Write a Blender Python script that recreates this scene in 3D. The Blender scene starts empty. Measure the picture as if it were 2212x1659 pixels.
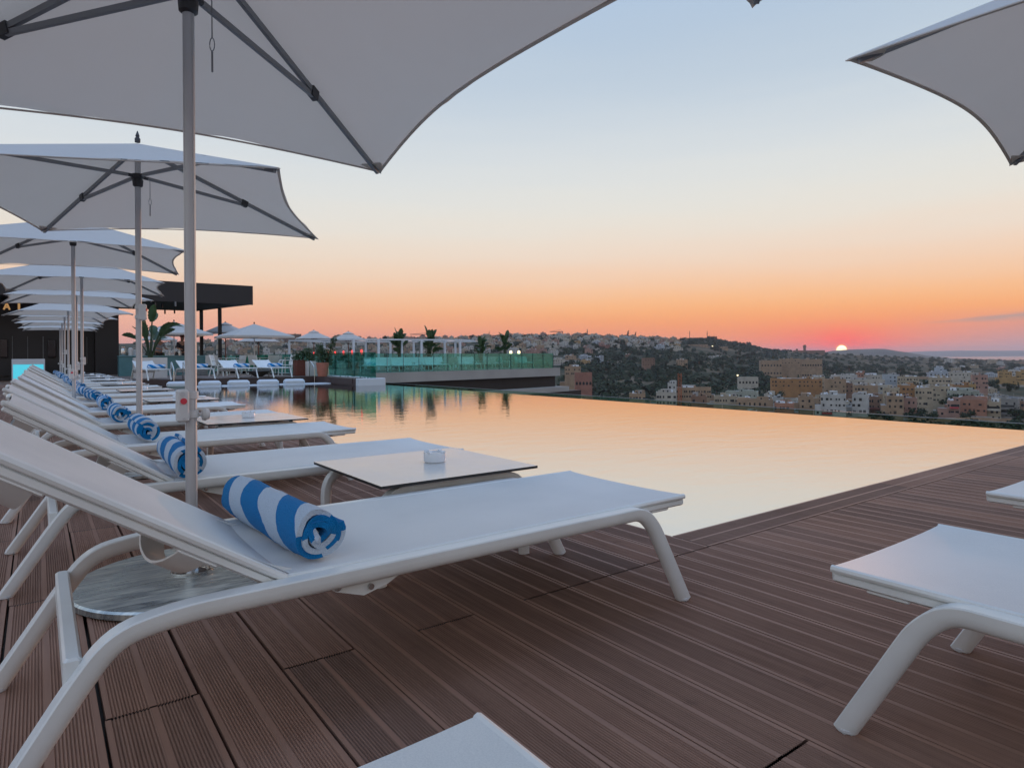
import bpy, math, random
from mathutils import Vector, Matrix, noise
R = math.radians
S = 0.88                      # camera height above the deck in metres: the deck is laid out in units of it
# ---------------------------------------------------------------- camera
C = bpy.context.scene.collection
sc = bpy.context.scene
F = 1394.0; PX, PY = 1106.0, 771.0; ROLL = math.atan(.00685)
AZ = math.atan2(1894, F)
cam_d = bpy.data.cameras.new("camera"); cam = bpy.data.objects.new("camera", cam_d); C.objects.link(cam)
cam_d.sensor_width = 36.0; cam_d.lens = 36.0 * F / 2212.0
cam_d.shift_y = -(829.5 - PY) / 2212.0
cam_d.clip_start = 0.05; cam_d.clip_end = 60000
cam.matrix_world = Matrix.Translation((0, 0, S)) @ (Matrix.Rotation(-(math.pi/2 - AZ), 4, 'Z') @ Matrix.Rotation(math.pi/2, 4, 'X') @ Matrix.Rotation(-ROLL, 4, 'Z'))
sc.camera = cam
RU = (math.sin(AZ), math.cos(AZ)); RV = (-math.cos(AZ), math.sin(AZ))

def lev(x, y):
    dx, dy = x - PX, y - PY
    return dx*math.cos(ROLL) - dy*math.sin(ROLL), dx*math.sin(ROLL) + dy*math.cos(ROLL)
def cw(X, Y):                 # camera right / forward -> world x, y
    return X*RU[0] + Y*RU[1], X*RV[0] + Y*RV[1]
def hy(x): return PY - .00685*(x - PX)
def at(x, D):                 # metres: azimuth of picture column x, depth D
    return cw((x - PX)/F*D, D)

# ---------------------------------------------------------------- world
SUNX, SUNY = 1818.0, 756.3
a_, b_ = lev(SUNX, SUNY)
sx_, sy_ = cw(a_/F, 1.0)
sun_dir = Vector((sx_, sy_, -b_/F)).normalized()
sun_el = math.asin(sun_dir.z)
W = bpy.data.worlds.new("World"); sc.world = W; W.use_nodes = True
nt = W.node_tree; nt.nodes.clear()
def N(nt, t, **k):
    n = nt.nodes.new(t)
    for a, b in k.items(): setattr(n, a, b)
    return n
def sock(nt, s, v):
    if isinstance(v, bpy.types.NodeSocket): nt.links.new(v, s)
    else: s.default_value = v
def M(nt, op, a, b=None, c=None, clamp=False):
    n = N(nt, 'ShaderNodeMath', operation=op, use_clamp=clamp)
    for i, v in enumerate((a, b, c)):
        if v is not None: sock(nt, n.inputs[i], v)
    return n.outputs[0]
def VM(nt, op, a, b=None):
    n = N(nt, 'ShaderNodeVectorMath', operation=op)
    sock(nt, n.inputs[0], a)
    if b is not None: sock(nt, n.inputs[1], b)
    return n
def MIX(nt, f, a, b, blend='MIX'):
    n = N(nt, 'ShaderNodeMix', data_type='RGBA', blend_type=blend)
    sock(nt, n.inputs[0], f); sock(nt, n.inputs[6], a); sock(nt, n.inputs[7], b)
    return n.outputs[2]
def lin(c):
    return tuple((v/255/12.92 if v <= 10 else ((v/255+.055)/1.055)**2.4) for v in c) + (1.0,)
def RAMP(nt, f, stops):
    n = N(nt, 'ShaderNodeValToRGB'); sock(nt, n.inputs[0], f)
    el = n.color_ramp.elements; n.color_ramp.interpolation = 'B_SPLINE' if len(stops) > 4 else 'LINEAR'
    while len(el) < len(stops): el.new(.5)
    for e, (p, c) in zip(el, stops): e.position = p; e.color = c
    return n.outputs[0]
tc = N(nt, 'ShaderNodeTexCoord'); d = VM(nt, 'NORMALIZE', tc.outputs['Generated']).outputs[0]
sp = N(nt, 'ShaderNodeSeparateXYZ'); nt.links.new(d, sp.inputs[0])
el = M(nt, 'MULTIPLY', M(nt, 'ARCSINE', sp.outputs[2]), 180/math.pi)
cosaz = VM(nt, 'DOT_PRODUCT', VM(nt, 'NORMALIZE', VM(nt, 'MULTIPLY', d, (1, 1, 0)).outputs[0]).outputs[0],
           tuple(Vector((sun_dir.x, sun_dir.y, 0)).normalized())).outputs[1]
# soft uneven veils that run level along the horizon
mp = N(nt, 'ShaderNodeMapping'); mp.inputs['Scale'].default_value = (2.2, 2.2, 26); nt.links.new(d, mp.inputs[0])
nz = N(nt, 'ShaderNodeTexNoise'); nz.inputs['Scale'].default_value = 1.6; nz.inputs['Detail'].default_value = 5; nt.links.new(mp.outputs[0], nz.inputs[0])
ele = M(nt, 'ADD', el, M(nt, 'MULTIPLY', M(nt, 'SUBTRACT', nz.outputs[0], .5), M(nt, 'MULTIPLY', M(nt, 'MINIMUM', el, 12.0), .16)))
f = M(nt, 'DIVIDE', ele, 90.0, clamp=True)
def st(*l): return [(e/90.0, lin(c)) for e, c in l]
front = RAMP(nt, f, st((0, (214, 128, 112)), (1.3, (226, 136, 108)), (2.6, (238, 152, 100)), (4.2, (242, 176, 114)), (6.2, (236, 192, 156)), (8.8, (228, 208, 190)),
                       (12, (220, 217, 207)), (16.5, (207, 212, 214)), (22, (182, 196, 209)), (30, (162, 182, 204)), (46, (156, 194, 244)), (90, (146, 190, 255))))
side = RAMP(nt, f, st((0, (206, 146, 138)), (1.6, (222, 156, 138)), (3.2, (230, 170, 144)), (5, (228, 186, 158)), (7.5, (226, 206, 184)), (11, (218, 216, 208)),
                      (16, (205, 211, 215)), (24, (178, 194, 210)), (32, (170, 190, 214)), (46, (156, 194, 244)), (90, (146, 190, 255))))
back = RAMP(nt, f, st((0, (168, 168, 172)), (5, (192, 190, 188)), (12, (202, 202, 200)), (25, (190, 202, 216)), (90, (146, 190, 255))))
kf = M(nt, 'SMOOTH_MIN', 1.0, M(nt, 'MAXIMUM', M(nt, 'MULTIPLY', M(nt, 'SUBTRACT', cosaz, .55), 2.4), 0.0), .1)
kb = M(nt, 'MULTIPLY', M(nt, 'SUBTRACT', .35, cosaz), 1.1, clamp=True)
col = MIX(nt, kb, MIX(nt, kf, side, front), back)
# red glow round the low sun
ang = M(nt, 'MULTIPLY', M(nt, 'ARCCOSINE', M(nt, 'MINIMUM', VM(nt, 'DOT_PRODUCT', d, tuple(sun_dir)).outputs[1], .9999999)), 180/math.pi)
dh = M(nt, 'MULTIPLY', M(nt, 'ARCCOSINE', M(nt, 'MINIMUM', cosaz, .9999999)), 180/math.pi)
de = M(nt, 'SUBTRACT', el, math.degrees(sun_el))
def gauss(h, v): # elongated glow: horizontal and vertical spread in degrees
    return M(nt, 'EXPONENT', M(nt, 'MULTIPLY', M(nt, 'ADD', M(nt, 'POWER', M(nt, 'DIVIDE', dh, h), 2.0), M(nt, 'POWER', M(nt, 'ABSOLUTE', M(nt, 'DIVIDE', de, v)), 2.0)), -1.0))
col = MIX(nt, M(nt, 'MULTIPLY', gauss(17, 2.6), .6), col, lin((252, 152, 80)))
col = MIX(nt, M(nt, 'MULTIPLY', gauss(6.2, 1.6), .95), col, (1.02, .115, .085, 1))
col = MIX(nt, M(nt, 'MULTIPLY', gauss(1.6, 1.2), .92), col, (1.15, .085, .03, 1))
# lilac dusk low on the right of the sun, and one long thin cloud
rt = VM(nt, 'DOT_PRODUCT', d, tuple(Vector((sun_dir.y, -sun_dir.x, 0)).normalized())).outputs[1]
rtd = M(nt, 'MULTIPLY', rt, 57.3)
k = M(nt, 'MULTIPLY', M(nt, 'DIVIDE', M(nt, 'SUBTRACT', rtd, 2.5), 9.0, clamp=True), M(nt, 'DIVIDE', M(nt, 'SUBTRACT', 3.4, el), 2.6, clamp=True))
col = MIX(nt, M(nt, 'MULTIPLY', k, .95), col, lin((196, 146, 146)))
ce = M(nt, 'SUBTRACT', el, M(nt, 'ADD', 2.32, M(nt, 'MULTIPLY', M(nt, 'SUBTRACT', rtd, 6.0), .055)))
mp2 = N(nt, 'ShaderNodeMapping'); mp2.inputs['Scale'].default_value = (14, 14, 130); nt.links.new(d, mp2.inputs[0])
nz2 = N(nt, 'ShaderNodeTexNoise'); nz2.inputs['Scale'].default_value = 1.0; nz2.inputs['Detail'].default_value = 4; nt.links.new(mp2.outputs[0], nz2.inputs[0])
ce2 = M(nt, 'ADD', ce, M(nt, 'MULTIPLY', M(nt, 'SUBTRACT', nz2.outputs[0], .5), .5))
wid = M(nt, 'ADD', .06, M(nt, 'MULTIPLY', M(nt, 'DIVIDE', M(nt, 'SUBTRACT', rtd, 6.0), 9.0, clamp=True), .26))
cl = M(nt, 'EXPONENT', M(nt, 'MULTIPLY', M(nt, 'POWER', M(nt, 'ABSOLUTE', M(nt, 'DIVIDE', ce2, wid)), 2.0), -1.0))
cl = M(nt, 'MULTIPLY', cl, M(nt, 'DIVIDE', M(nt, 'SUBTRACT', rtd, 5.0), 5.0, clamp=True))
col = MIX(nt, M(nt, 'MULTIPLY', cl, .75), col, lin((163, 146, 146)))
disc = M(nt, 'DIVIDE', M(nt, 'SUBTRACT', .385, ang), .05, clamp=True)
col = MIX(nt, M(nt, 'DIVIDE', M(nt, 'SUBTRACT', .55, ang), .20, clamp=True), col, (1.5, .38, .04, 1))
col = MIX(nt, disc, col, (4.5, 3.3, 1.6, 1))
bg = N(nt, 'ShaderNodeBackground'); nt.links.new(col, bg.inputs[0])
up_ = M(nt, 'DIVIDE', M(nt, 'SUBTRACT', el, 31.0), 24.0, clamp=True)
nt.links.new(M(nt, 'ADD', 1.0, M(nt, 'MAXIMUM', M(nt, 'MULTIPLY', up_, .15), M(nt, 'MULTIPLY', kb, .12))), bg.inputs[1])  # sky strength raised overhead and behind the camera, added to brighten the scene
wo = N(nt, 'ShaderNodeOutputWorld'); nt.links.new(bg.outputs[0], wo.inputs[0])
# ---------------------------------------------------------------- sun lamp
sl = bpy.data.lights.new("sun", 'SUN'); sl.energy = .6; sl.color = (1.0, .50, .26); sl.angle = R(.5)
so = bpy.data.objects.new("sun", sl); C.objects.link(so)
sd = Vector((sun_dir.x, sun_dir.y, 0)).normalized(); sd.z = math.tan(R(1.6)); so.rotation_euler = sd.to_track_quat('Z', 'Y').to_euler()
so.location = (30, 30, 40)
sc.view_settings.view_transform = 'Standard'; sc.view_settings.look = 'None'; sc.view_settings.exposure = .2; sc.view_settings.gamma = 1
sc.cycles.max_bounces = 8; sc.cycles.transparent_max_bounces = 16; sc.cycles.caustics_reflective = False; sc.cycles.caustics_refractive = False
sc.cycles.use_denoising = True

# ================================================================ helpers
def tag(o, label=None, cat=None, group=None, kind=None):
    if label: o['label'] = label
    if cat: o['category'] = cat
    if group: o['group'] = group
    if kind: o['kind'] = kind
    return o
def empty(name, loc=(0, 0, 0), rz=0, label=None, cat=None, group=None, sc_=S):
    o = bpy.data.objects.new(name, None); C.objects.link(o)
    o.location = Vector(loc)*sc_; o.rotation_euler = (0, 0, rz); o.empty_display_size = .1
    return tag(o, label, cat, group)
class MB:
    """collects shapes, builds ONE mesh object; coordinates are scaled by sc_ when built"""
    def __init__(s, sc_=S): s.v = []; s.f = []; s.m = []; s.uv = {}; s.sc = sc_; s.sm = []
    def add(s, vs, fs, mi=0, smooth=False, T=None):
        b = len(s.v)
        for p in vs:
            p = Vector(p)
            s.v.append(T @ p if T else p)
        for q in fs:
            s.f.append([b+i for i in q]); s.m.append(mi); s.sm.append(smooth)
        return b
    def box(s, x0, x1, y0, y1, z0, z1, mi=0, T=None, top=None):
        vs = [(x0,y0,z0),(x1,y0,z0),(x1,y1,z0),(x0,y1,z0),(x0,y0,z1),(x1,y0,z1),(x1,y1,z1),(x0,y1,z1)]
        fs = [(0,3,2,1),(4,5,6,7),(0,1,5,4),(1,2,6,5),(2,3,7,6),(3,0,4,7)]
        b = s.add(vs, fs, mi, T=T)
        if top is not None: s.m[-5] = top
        return b
    def bbox(s, x0, x1, y0, y1, z0, z1, r=.01, mi=0, T=None):   # chamfered box
        vs = []; fs = []
        for (zz, k) in ((z0, r), (z0+r, 0), (z1-r, 0), (z1, r)):
            a0, a1, b0, b1 = x0+k, x1-k, y0+k, y1-k
            c = r*.9
            vs += [(a0+c,b0,zz),(a1-c,b0,zz),(a1,b0+c,zz),(a1,b1-c,zz),(a1-c,b1,zz),(a0+c,b1,zz),(a0,b1-c,zz),(a0,b0+c,zz)]
        for l in range(3):
            for i in range(8): fs.append((l*8+i, l*8+(i+1)%8, (l+1)*8+(i+1)%8, (l+1)*8+i))
        fs.append(tuple(range(7, -1, -1))); fs.append(tuple(range(24, 32)))
        s.add(vs, fs, mi, T=T)
    def tube(s, path, r, n=12, prof=None, up=(0, 0, 1), closed=False, cap=True, mi=0, T=None, smooth=True):
        """sweep a profile (list of (side, up) or circle radius r / list of radii) along path"""
        P = [Vector(p) for p in path]; L = len(P); vs = []; fs = []
        up = Vector(up); rr = r if isinstance(r, (list, tuple)) else [r]*L
        for i, p in enumerate(P):
            if closed: t = P[(i+1) % L] - P[i-1]
            else: t = P[min(i+1, L-1)] - P[max(i-1, 0)]
            t.normalize()
            sd = t.cross(up)
            if sd.length < 1e-4: sd = t.cross(Vector((0, 1, 0)))
            sd.normalize(); u2 = sd.cross(t)
            if prof: pts = prof
            else: pts = [(rr[i]*math.cos(2*math.pi*k/n), rr[i]*math.sin(2*math.pi*k/n)) for k in range(n)]
            for a, b in pts: vs.append(p + sd*a + u2*b)
        n = len(prof) if prof else n
        for i in range(L if closed else L-1):
            for k in range(n):
                j = (i+1) % L
                fs.append((i*n+k, i*n+(k+1) % n, j*n+(k+1) % n, j*n+k))
        if cap and not closed:
            fs.append(tuple(range(n))); fs.append(tuple(range((L-1)*n+n-1, (L-1)*n-1, -1)))
        s.add(vs, fs, mi, smooth, T)
    def lathe(s, prof, n=24, mi=0, T=None, c=(0, 0), smooth=True, sq=1.0):
        vs = []; fs = []
        for r, z in prof:
            for k in range(n):
                a = 2*math.pi*k/n; vs.append((c[0]+r*math.cos(a), c[1]+r*math.sin(a)*sq, z))
        for i in range(len(prof)-1):
            for k in range(n): fs.append((i*n+k, i*n+(k+1) % n, (i+1)*n+(k+1) % n, (i+1)*n+k))
        if prof[0][0] > 1e-5: fs.append(tuple(range(n-1, -1, -1)))
        if prof[-1][0] > 1e-5: fs.append(tuple(range((len(prof)-1)*n, len(prof)*n)))
        s.add(vs, fs, mi, smooth, T)
    def cyl(s, x, y, z0, z1, r, n=16, mi=0, T=None): s.lathe([(r, z0), (r, z1)], n, mi, T, (x, y))
    def prism(s, pts, h0, h1, axis='z', mi=0, T=None):
        n = len(pts)
        def q(a, b, h): return {'z': (a, b, h), 'y': (a, h, b), 'x': (h, a, b)}[axis]
        vs = [q(a, b, h0) for a, b in pts] + [q(a, b, h1) for a, b in pts]
        fs = [tuple(range(n)), tuple(range(2*n-1, n-1, -1))] + [(i, (i+1) % n, n+(i+1) % n, n+i) for i in range(n)]
        s.add(vs, fs, mi, T=T)
    def build(s, name, mats, parent=None, loc=None, fix=True):
        me = bpy.data.meshes.new(name)
        me.from_pydata([tuple(p*s.sc) for p in s.v], [], s.f)
        if not isinstance(mats, (list, tuple)): mats = [mats]
        for m in mats: me.materials.append(m)
        me.polygons.foreach_set('material_index', s.m); me.polygons.foreach_set('use_smooth', s.sm)
        if fix:
            import bmesh
            bm = bmesh.new(); bm.from_mesh(me); bmesh.ops.recalc_face_normals(bm, faces=bm.faces); bm.to_mesh(me); bm.free()
        me.update()
        o = bpy.data.objects.new(name, me); C.objects.link(o)
        if parent: o.parent = parent
        if loc is not None: o.location = Vector(loc)*s.sc
        if any(s.sm):
            try: me.set_sharp_from_angle(angle=R(40))
            except Exception: pass
        return o
def fillet(pts, r, n=6):
    """round the inner corners of a poly-line"""
    P = [Vector(p) for p in pts]; out = [P[0]]
    rs = r if isinstance(r, (list, tuple)) else [r]*(len(P)-2)
    for i in range(1, len(P)-1):
        a, b, c = P[i-1], P[i], P[i+1]; q = rs[i-1]
        d1 = (a-b).normalized(); d2 = (c-b).normalized()
        q = min(q, (a-b).length*.49, (c-b).length*.49)
        s0, s1 = b+d1*q, b+d2*q
        for k in range(n+1):
            t = k/n; out.append(s0*(1-t)**2 + b*2*t*(1-t) + s1*t*t)
    out.append(P[-1]); return out
def copy_tree(o, parent=None):
    c = o.copy(); C.objects.link(c)
    if parent: c.parent = parent
    for ch in o.children: copy_tree(ch, c)
    return c
class Kit:
    """a prototype: first use takes the original, later ones copy it with its parts"""
    def __init__(s, root): s.o = root; s.used = False
    def put(s, loc, rz=0, label=None, cat=None, group=None, sc_=S, scale=None):
        if not s.used: o = s.o; s.used = True
        else: o = copy_tree(s.o)
        o.location = Vector(loc)*sc_; o.rotation_euler = (0, 0, rz)
        if scale: o.scale = scale if isinstance(scale, (tuple, list)) else (scale,)*3
        return tag(o, label, cat, group)

# ================================================================ materials
def mat(name, color, rough=.6, metal=0, spec=.5, bump=0, bscale=60, var=0, vscale=3, coat=0, emit=None, estr=1, stretch=None, trans=0, bump_d=.002):
    m = bpy.data.materials.new(name); m.use_nodes = True; t = m.node_tree
    p = t.nodes['Principled BSDF']
    p.inputs['Base Color'].default_value = tuple(color)+(1,) if len(color) == 3 else color
    p.inputs['Roughness'].default_value = rough; p.inputs['Metallic'].default_value = metal
    p.inputs['Specular IOR Level'].default_value = spec; p.inputs['Coat Weight'].default_value = coat
    if emit: p.inputs['Emission Color'].default_value = tuple(emit)+(1,); p.inputs['Emission Strength'].default_value = estr
    if bump or var:
        co = N(t, 'ShaderNodeTexCoord'); mpp = N(t, 'ShaderNodeMapping'); t.links.new(co.outputs['Object'], mpp.inputs[0])
        if stretch: mpp.inputs['Scale'].default_value = stretch
    if var:
        nn = N(t, 'ShaderNodeTexNoise'); nn.inputs['Scale'].default_value = vscale; nn.inputs['Detail'].default_value = 6; t.links.new(mpp.outputs[0], nn.inputs[0])
        c = Vector(color[:3]); fct = M(t, 'MULTIPLY_ADD', M(t, 'SUBTRACT', nn.outputs[0], .5), 2.2, .5, clamp=True)
        t.links.new(MIX(t, fct, tuple(c*(1-var))+(1,), tuple(c*(1+var))+(1,)), p.inputs['Base Color'])
        t.links.new(M(t, 'MULTIPLY_ADD', fct, .12, max(rough-.06, .02)), p.inputs['Roughness'])
    if bump:
        nb = N(t, 'ShaderNodeTexNoise'); nb.inputs['Scale'].default_value = bscale; nb.inputs['Detail'].default_value = 3; t.links.new(mpp.outputs[0], nb.inputs[0])
        bp = N(t, 'ShaderNodeBump'); bp.inputs['Strength'].default_value = bump; bp.inputs['Distance'].default_value = bump_d
        t.links.new(nb.outputs[0], bp.inputs['Height']); t.links.new(bp.outputs[0], p.inputs['Normal'])
    if trans:
        tr = N(t, 'ShaderNodeBsdfTranslucent'); tr.inputs[0].default_value = (color[0]*1.0, color[1]*.84, color[2]*.70, 1) if name == 'canvas' else tuple(color)+(1,)
        mx = N(t, 'ShaderNodeMixShader'); mx.inputs[0].default_value = trans
        t.links.new(p.outputs[0], mx.inputs[1]); t.links.new(tr.outputs[0], mx.inputs[2])
        t.links.new(mx.outputs[0], t.nodes['Material Output'].inputs[0])
    return m
MT = {}
MT['white_metal'] = mat('white_metal', (.75, .76, .74), .34, spec=.5, bump=.12, bscale=260, var=.05, vscale=9, coat=.1)
MT['pole_metal'] = mat('pole_metal', (.52, .52, .53), .42, metal=.25, bump=.1, bscale=300, var=.06, vscale=5)
MT['dark_plastic'] = mat('dark_plastic', (.035, .034, .038), .5)
MT['rib_metal'] = mat('rib_metal', (.24, .25, .265), .5, metal=.2)
MT['steel'] = mat('steel', (.55, .53, .5), .22, metal=1, bump=.2, bscale=80)
MT['black'] = mat('black', (.012, .012, .013), .5)
MT['button_red'] = mat('button_red', (.62, .02, .05), .3, coat=.4)
MT['plastic_white'] = mat('plastic_white', (.62, .62, .62), .45)
MT['ceramic'] = mat('ceramic', (.72, .76, .80), .18, coat=.5)
MT['laminate'] = mat('laminate', (.66, .65, .63), .2, spec=.6, var=.03, vscale=6)
MT['wood'] = mat('wood', (.18, .055, .035), .5, var=.2, vscale=12)
MT['canvas'] = mat('canvas', (.76, .74, .71), .85, spec=.2, bump=.25, bscale=900, var=.05, vscale=1.3, trans=.38, bump_d=.001)
MT['canvas_cream'] = mat('canvas_cream', (.62, .58, .54), .85, spec=.2, var=.06, vscale=1.5, trans=.2)
MT['terracotta'] = mat('terracotta', (.42, .15, .10), .7, var=.12, vscale=8)
MT['planter_grey'] = mat('planter_grey', (.17, .17, .17), .7, var=.15, vscale=8)
MT['planter_white'] = mat('planter_white', (.66, .63, .6), .6, var=.06, vscale=5)
MT['rust'] = mat('rust', (.14, .04, .025), .7, var=.2, vscale=6)
MT['teal'] = mat('teal', (.08, .20, .22), .35, var=.08, vscale=4)
MT['dark_wall'] = mat('dark_wall', (.018, .014, .014), .55, var=.15, vscale=2, stretch=(1, 1, .2))
MT['dark_roof'] = mat('dark_roof', (.013, .010, .010), .6, var=.1, vscale=2)
MT['concrete'] = mat('concrete', (.34, .32, .29), .85, var=.12, vscale=.7, bump=.3, bscale=12)
MT['render_white'] = mat('render_white', (.62, .66, .70), .6, var=.05, vscale=2)
MT['leaf'] = mat('leaf', (.045, .085, .03), .45, var=.45, vscale=4, trans=.15)
MT['leaf_dark'] = mat('leaf_dark', (.03, .055, .02), .5, var=.4, vscale=5)
MT['skin'] = mat('skin', (.42, .22, .15), .55)
MT['cloth_light'] = mat('cloth_light', (.34, .36, .42), .8)
MT['cloth_dark'] = mat('cloth_dark', (.03, .025, .03), .8)
MT['cyan_panel'] = mat('cyan_panel', (.2, .5, .55), .4, emit=(.035, .52, .66), estr=.75)
MT['red_glow'] = mat('red_glow', (.6, .02, .02), .4, emit=(1, .05, .05), estr=1.6)
MT['lamp_glow'] = mat('lamp_glow', (.9, .8, .6), .4, emit=(1, .78, .42), estr=2)
MT['gold_letter'] = mat('gold_letter', (.35, .2, .07), .5, emit=(.5, .26, .09), estr=.45)
MT['screen_dark'] = mat('screen_dark', (.008, .008, .01), .2)

def sling_mat():
    m = bpy.data.materials.new('sling_fabric'); m.use_nodes = True; t = m.node_tree; p = t.nodes['Principled BSDF']
    co = N(t, 'ShaderNodeTexCoord')
    w1 = N(t, 'ShaderNodeTexWave', wave_type='BANDS', bands_direction='X'); w1.inputs['Scale'].default_value = 190; t.links.new(co.outputs['Object'], w1.inputs[0])
    w2 = N(t, 'ShaderNodeTexWave', wave_type='BANDS', bands_direction='Y'); w2.inputs['Scale'].default_value = 190; t.links.new(co.outputs['Object'], w2.inputs[0])
    h = M(t, 'ADD', w1.outputs['Fac'], w2.outputs['Fac'])
    n1 = N(t, 'ShaderNodeTexNoise'); n1.inputs['Scale'].default_value = 2.3; n1.inputs['Detail'].default_value = 7; t.links.new(co.outputs['Object'], n1.inputs[0])
    n2 = N(t, 'ShaderNodeTexNoise'); n2.inputs['Scale'].default_value = 420; t.links.new(co.outputs['Object'], n2.inputs[0])
    fct = M(t, 'ADD', M(t, 'MULTIPLY', n1.outputs[0], .6), M(t, 'MULTIPLY', n2.outputs[0], .4))
    t.links.new(RAMP(t, fct, [(.3, (.60, .615, .61, 1)), (.5, (.71, .715, .70, 1)), (.72, (.78, .78, .755, 1))]), p.inputs['Base Color'])
    p.inputs['Roughness'].default_value = .55; p.inputs['Specular IOR Level'].default_value = .35
    bp = N(t, 'ShaderNodeBump'); bp.inputs['Strength'].default_value = .15; bp.inputs['Distance'].default_value = .001
    t.links.new(h, bp.inputs['Height']); t.links.new(bp.outputs[0], p.inputs['Normal'])
    return m
MT['sling'] = sling_mat()
def towel_mat():
    m = bpy.data.materials.new('towel_cloth'); m.use_nodes = True; t = m.node_tree; p = t.nodes['Principled BSDF']
    uv = N(t, 'ShaderNodeUVMap'); s_ = N(t, 'ShaderNodeSeparateXYZ'); t.links.new(uv.outputs[0], s_.inputs[0])
    nn = N(t, 'ShaderNodeTexNoise'); nn.inputs['Scale'].default_value = 3; co = N(t, 'ShaderNodeTexCoord'); t.links.new(co.outputs['Object'], nn.inputs[0])
    v = M(t, 'ADD', M(t, 'ADD', M(t, 'MULTIPLY', s_.outputs[1], 3.3), M(t, 'MULTIPLY', s_.outputs[0], 4.2)), M(t, 'MULTIPLY', nn.outputs[0], .6))
    fr = M(t, 'FRACT', v)
    k_ = M(t, 'GREATER_THAN', fr, .46)
    nf = N(t, 'ShaderNodeTexNoise'); nf.inputs['Scale'].default_value = 260; nf.inputs['Detail'].default_value = 3; t.links.new(co.outputs['Object'], nf.inputs[0])
    w_ = MIX(t, nf.outputs[0], (.44, .55, .68, 1), (.64, .72, .80, 1)); b_2 = MIX(t, nf.outputs[0], (.004, .14, .38, 1), (.010, .24, .56, 1))
    t.links.new(MIX(t, k_, w_, b_2), p.inputs['Base Color'])
    p.inputs['Roughness'].default_value = .95; p.inputs['Specular IOR Level'].default_value = .1; p.inputs['Sheen Weight'].default_value = .08
    bp = N(t, 'ShaderNodeBump'); bp.inputs['Strength'].default_value = 1; bp.inputs['Distance'].default_value = .006
    t.links.new(nf.outputs[0], bp.inputs['Height']); t.links.new(bp.outputs[0], p.inputs['Normal'])
    return m
MT['towel'] = towel_mat()
def deck_mat():
    m = bpy.data.materials.new('deck_boards'); m.use_nodes = True; t = m.node_tree; p = t.nodes['Principled BSDF']
    co = N(t, 'ShaderNodeTexCoord'); g = N(t, 'ShaderNodeNewGeometry')
    at_ = N(t, 'ShaderNodeAttribute', attribute_name='board')
    n1 = N(t, 'ShaderNodeTexNoise'); n1.inputs['Scale'].default_value = .8; n1.inputs['Detail'].default_value = 9; n1.inputs['Roughness'].default_value = .62; t.links.new(co.outputs['Object'], n1.inputs[0])
    mpp = N(t, 'ShaderNodeMapping'); mpp.inputs['Scale'].default_value = (70, 2.5, 30); t.links.new(co.outputs['Object'], mpp.inputs[0])
    n2 = N(t, 'ShaderNodeTexNoise'); n2.inputs['Scale'].default_value = 1; n2.inputs['Detail'].default_value = 5; t.links.new(mpp.outputs[0], n2.inputs[0])
    n3 = N(t, 'ShaderNodeTexNoise'); n3.inputs['Scale'].default_value = 7; n3.inputs['Detail'].default_value = 6; t.links.new(co.outputs['Object'], n3.inputs[0])
    c = RAMP(t, M(t, 'ADD', M(t, 'MULTIPLY', n1.outputs[0], .6), M(t, 'MULTIPLY', n2.outputs[0], .4)), [(.36, (.205, .118, .086, 1)), (.64, (.350, .215, .160, 1))])
    c = MIX(t, M(t, 'MULTIPLY', M(t, 'SUBTRACT', at_.outputs['Fac'], .5), 1.0, clamp=True), c, (.275, .168, .128, 1))
    c = MIX(t, 1.0, c, RAMP(t, M(t, 'MULTIPLY', at_.outputs['Fac'], 2.5, clamp=True), [(0, (.78, .78, .80, 1)), (1, (1.14, 1.08, 1.04, 1))]), 'MULTIPLY')  # flat bands painted lighter to carry grazing light; other strips vary per board
    stn = M(t, 'MULTIPLY', M(t, 'SUBTRACT', n3.outputs[0], .66), 6.0, clamp=True)
    c = MIX(t, M(t, 'MULTIPLY', stn, .5), c, (.09, .055, .05, 1))
    t.links.new(c, p.inputs['Base Color'])
    t.links.new(M(t, 'MULTIPLY_ADD', n1.outputs[0], .3, .55), p.inputs['Roughness']); p.inputs['Specular IOR Level'].default_value = .22
    bp = N(t, 'ShaderNodeBump'); bp.inputs['Strength'].default_value = .35; bp.inputs['Distance'].default_value = .002
    t.links.new(n2.outputs[0], bp.inputs['Height']); t.links.new(bp.outputs[0], p.inputs['Normal'])
    return m
MT['deck'] = deck_mat()
def galv_mat():
    m = bpy.data.materials.new('galvanised_plate'); m.use_nodes = True; t = m.node_tree; p = t.nodes['Principled BSDF']
    co = N(t, 'ShaderNodeTexCoord'); mpp = N(t, 'ShaderNodeMapping'); mpp.inputs['Scale'].default_value = (3.5, 22, 3); mpp.inputs['Rotation'].default_value = (0, 0, .5); t.links.new(co.outputs['Object'], mpp.inputs[0])
    n1 = N(t, 'ShaderNodeTexNoise'); n1.inputs['Scale'].default_value = 1.3; n1.inputs['Detail'].default_value = 9; n1.inputs['Distortion'].default_value = 1.2; t.links.new(mpp.outputs[0], n1.inputs[0])
    t.links.new(RAMP(t, n1.outputs[0], [(.3, (.30, .35, .37, 1)), (.5, (.45, .50, .50, 1)), (.66, (.78, .80, .74, 1))]), p.inputs['Base Color'])
    p.inputs['Metallic'].default_value = .8; t.links.new(M(t, 'MULTIPLY_ADD', n1.outputs[0], .5, .06), p.inputs['Roughness'])
    bp = N(t, 'ShaderNodeBump'); bp.inputs['Strength'].default_value = .5; bp.inputs['Distance'].default_value = .004
    t.links.new(n1.outputs[0], bp.inputs['Height']); t.links.new(bp.outputs[0], p.inputs['Normal'])
    return m
MT['galv'] = galv_mat()
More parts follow.
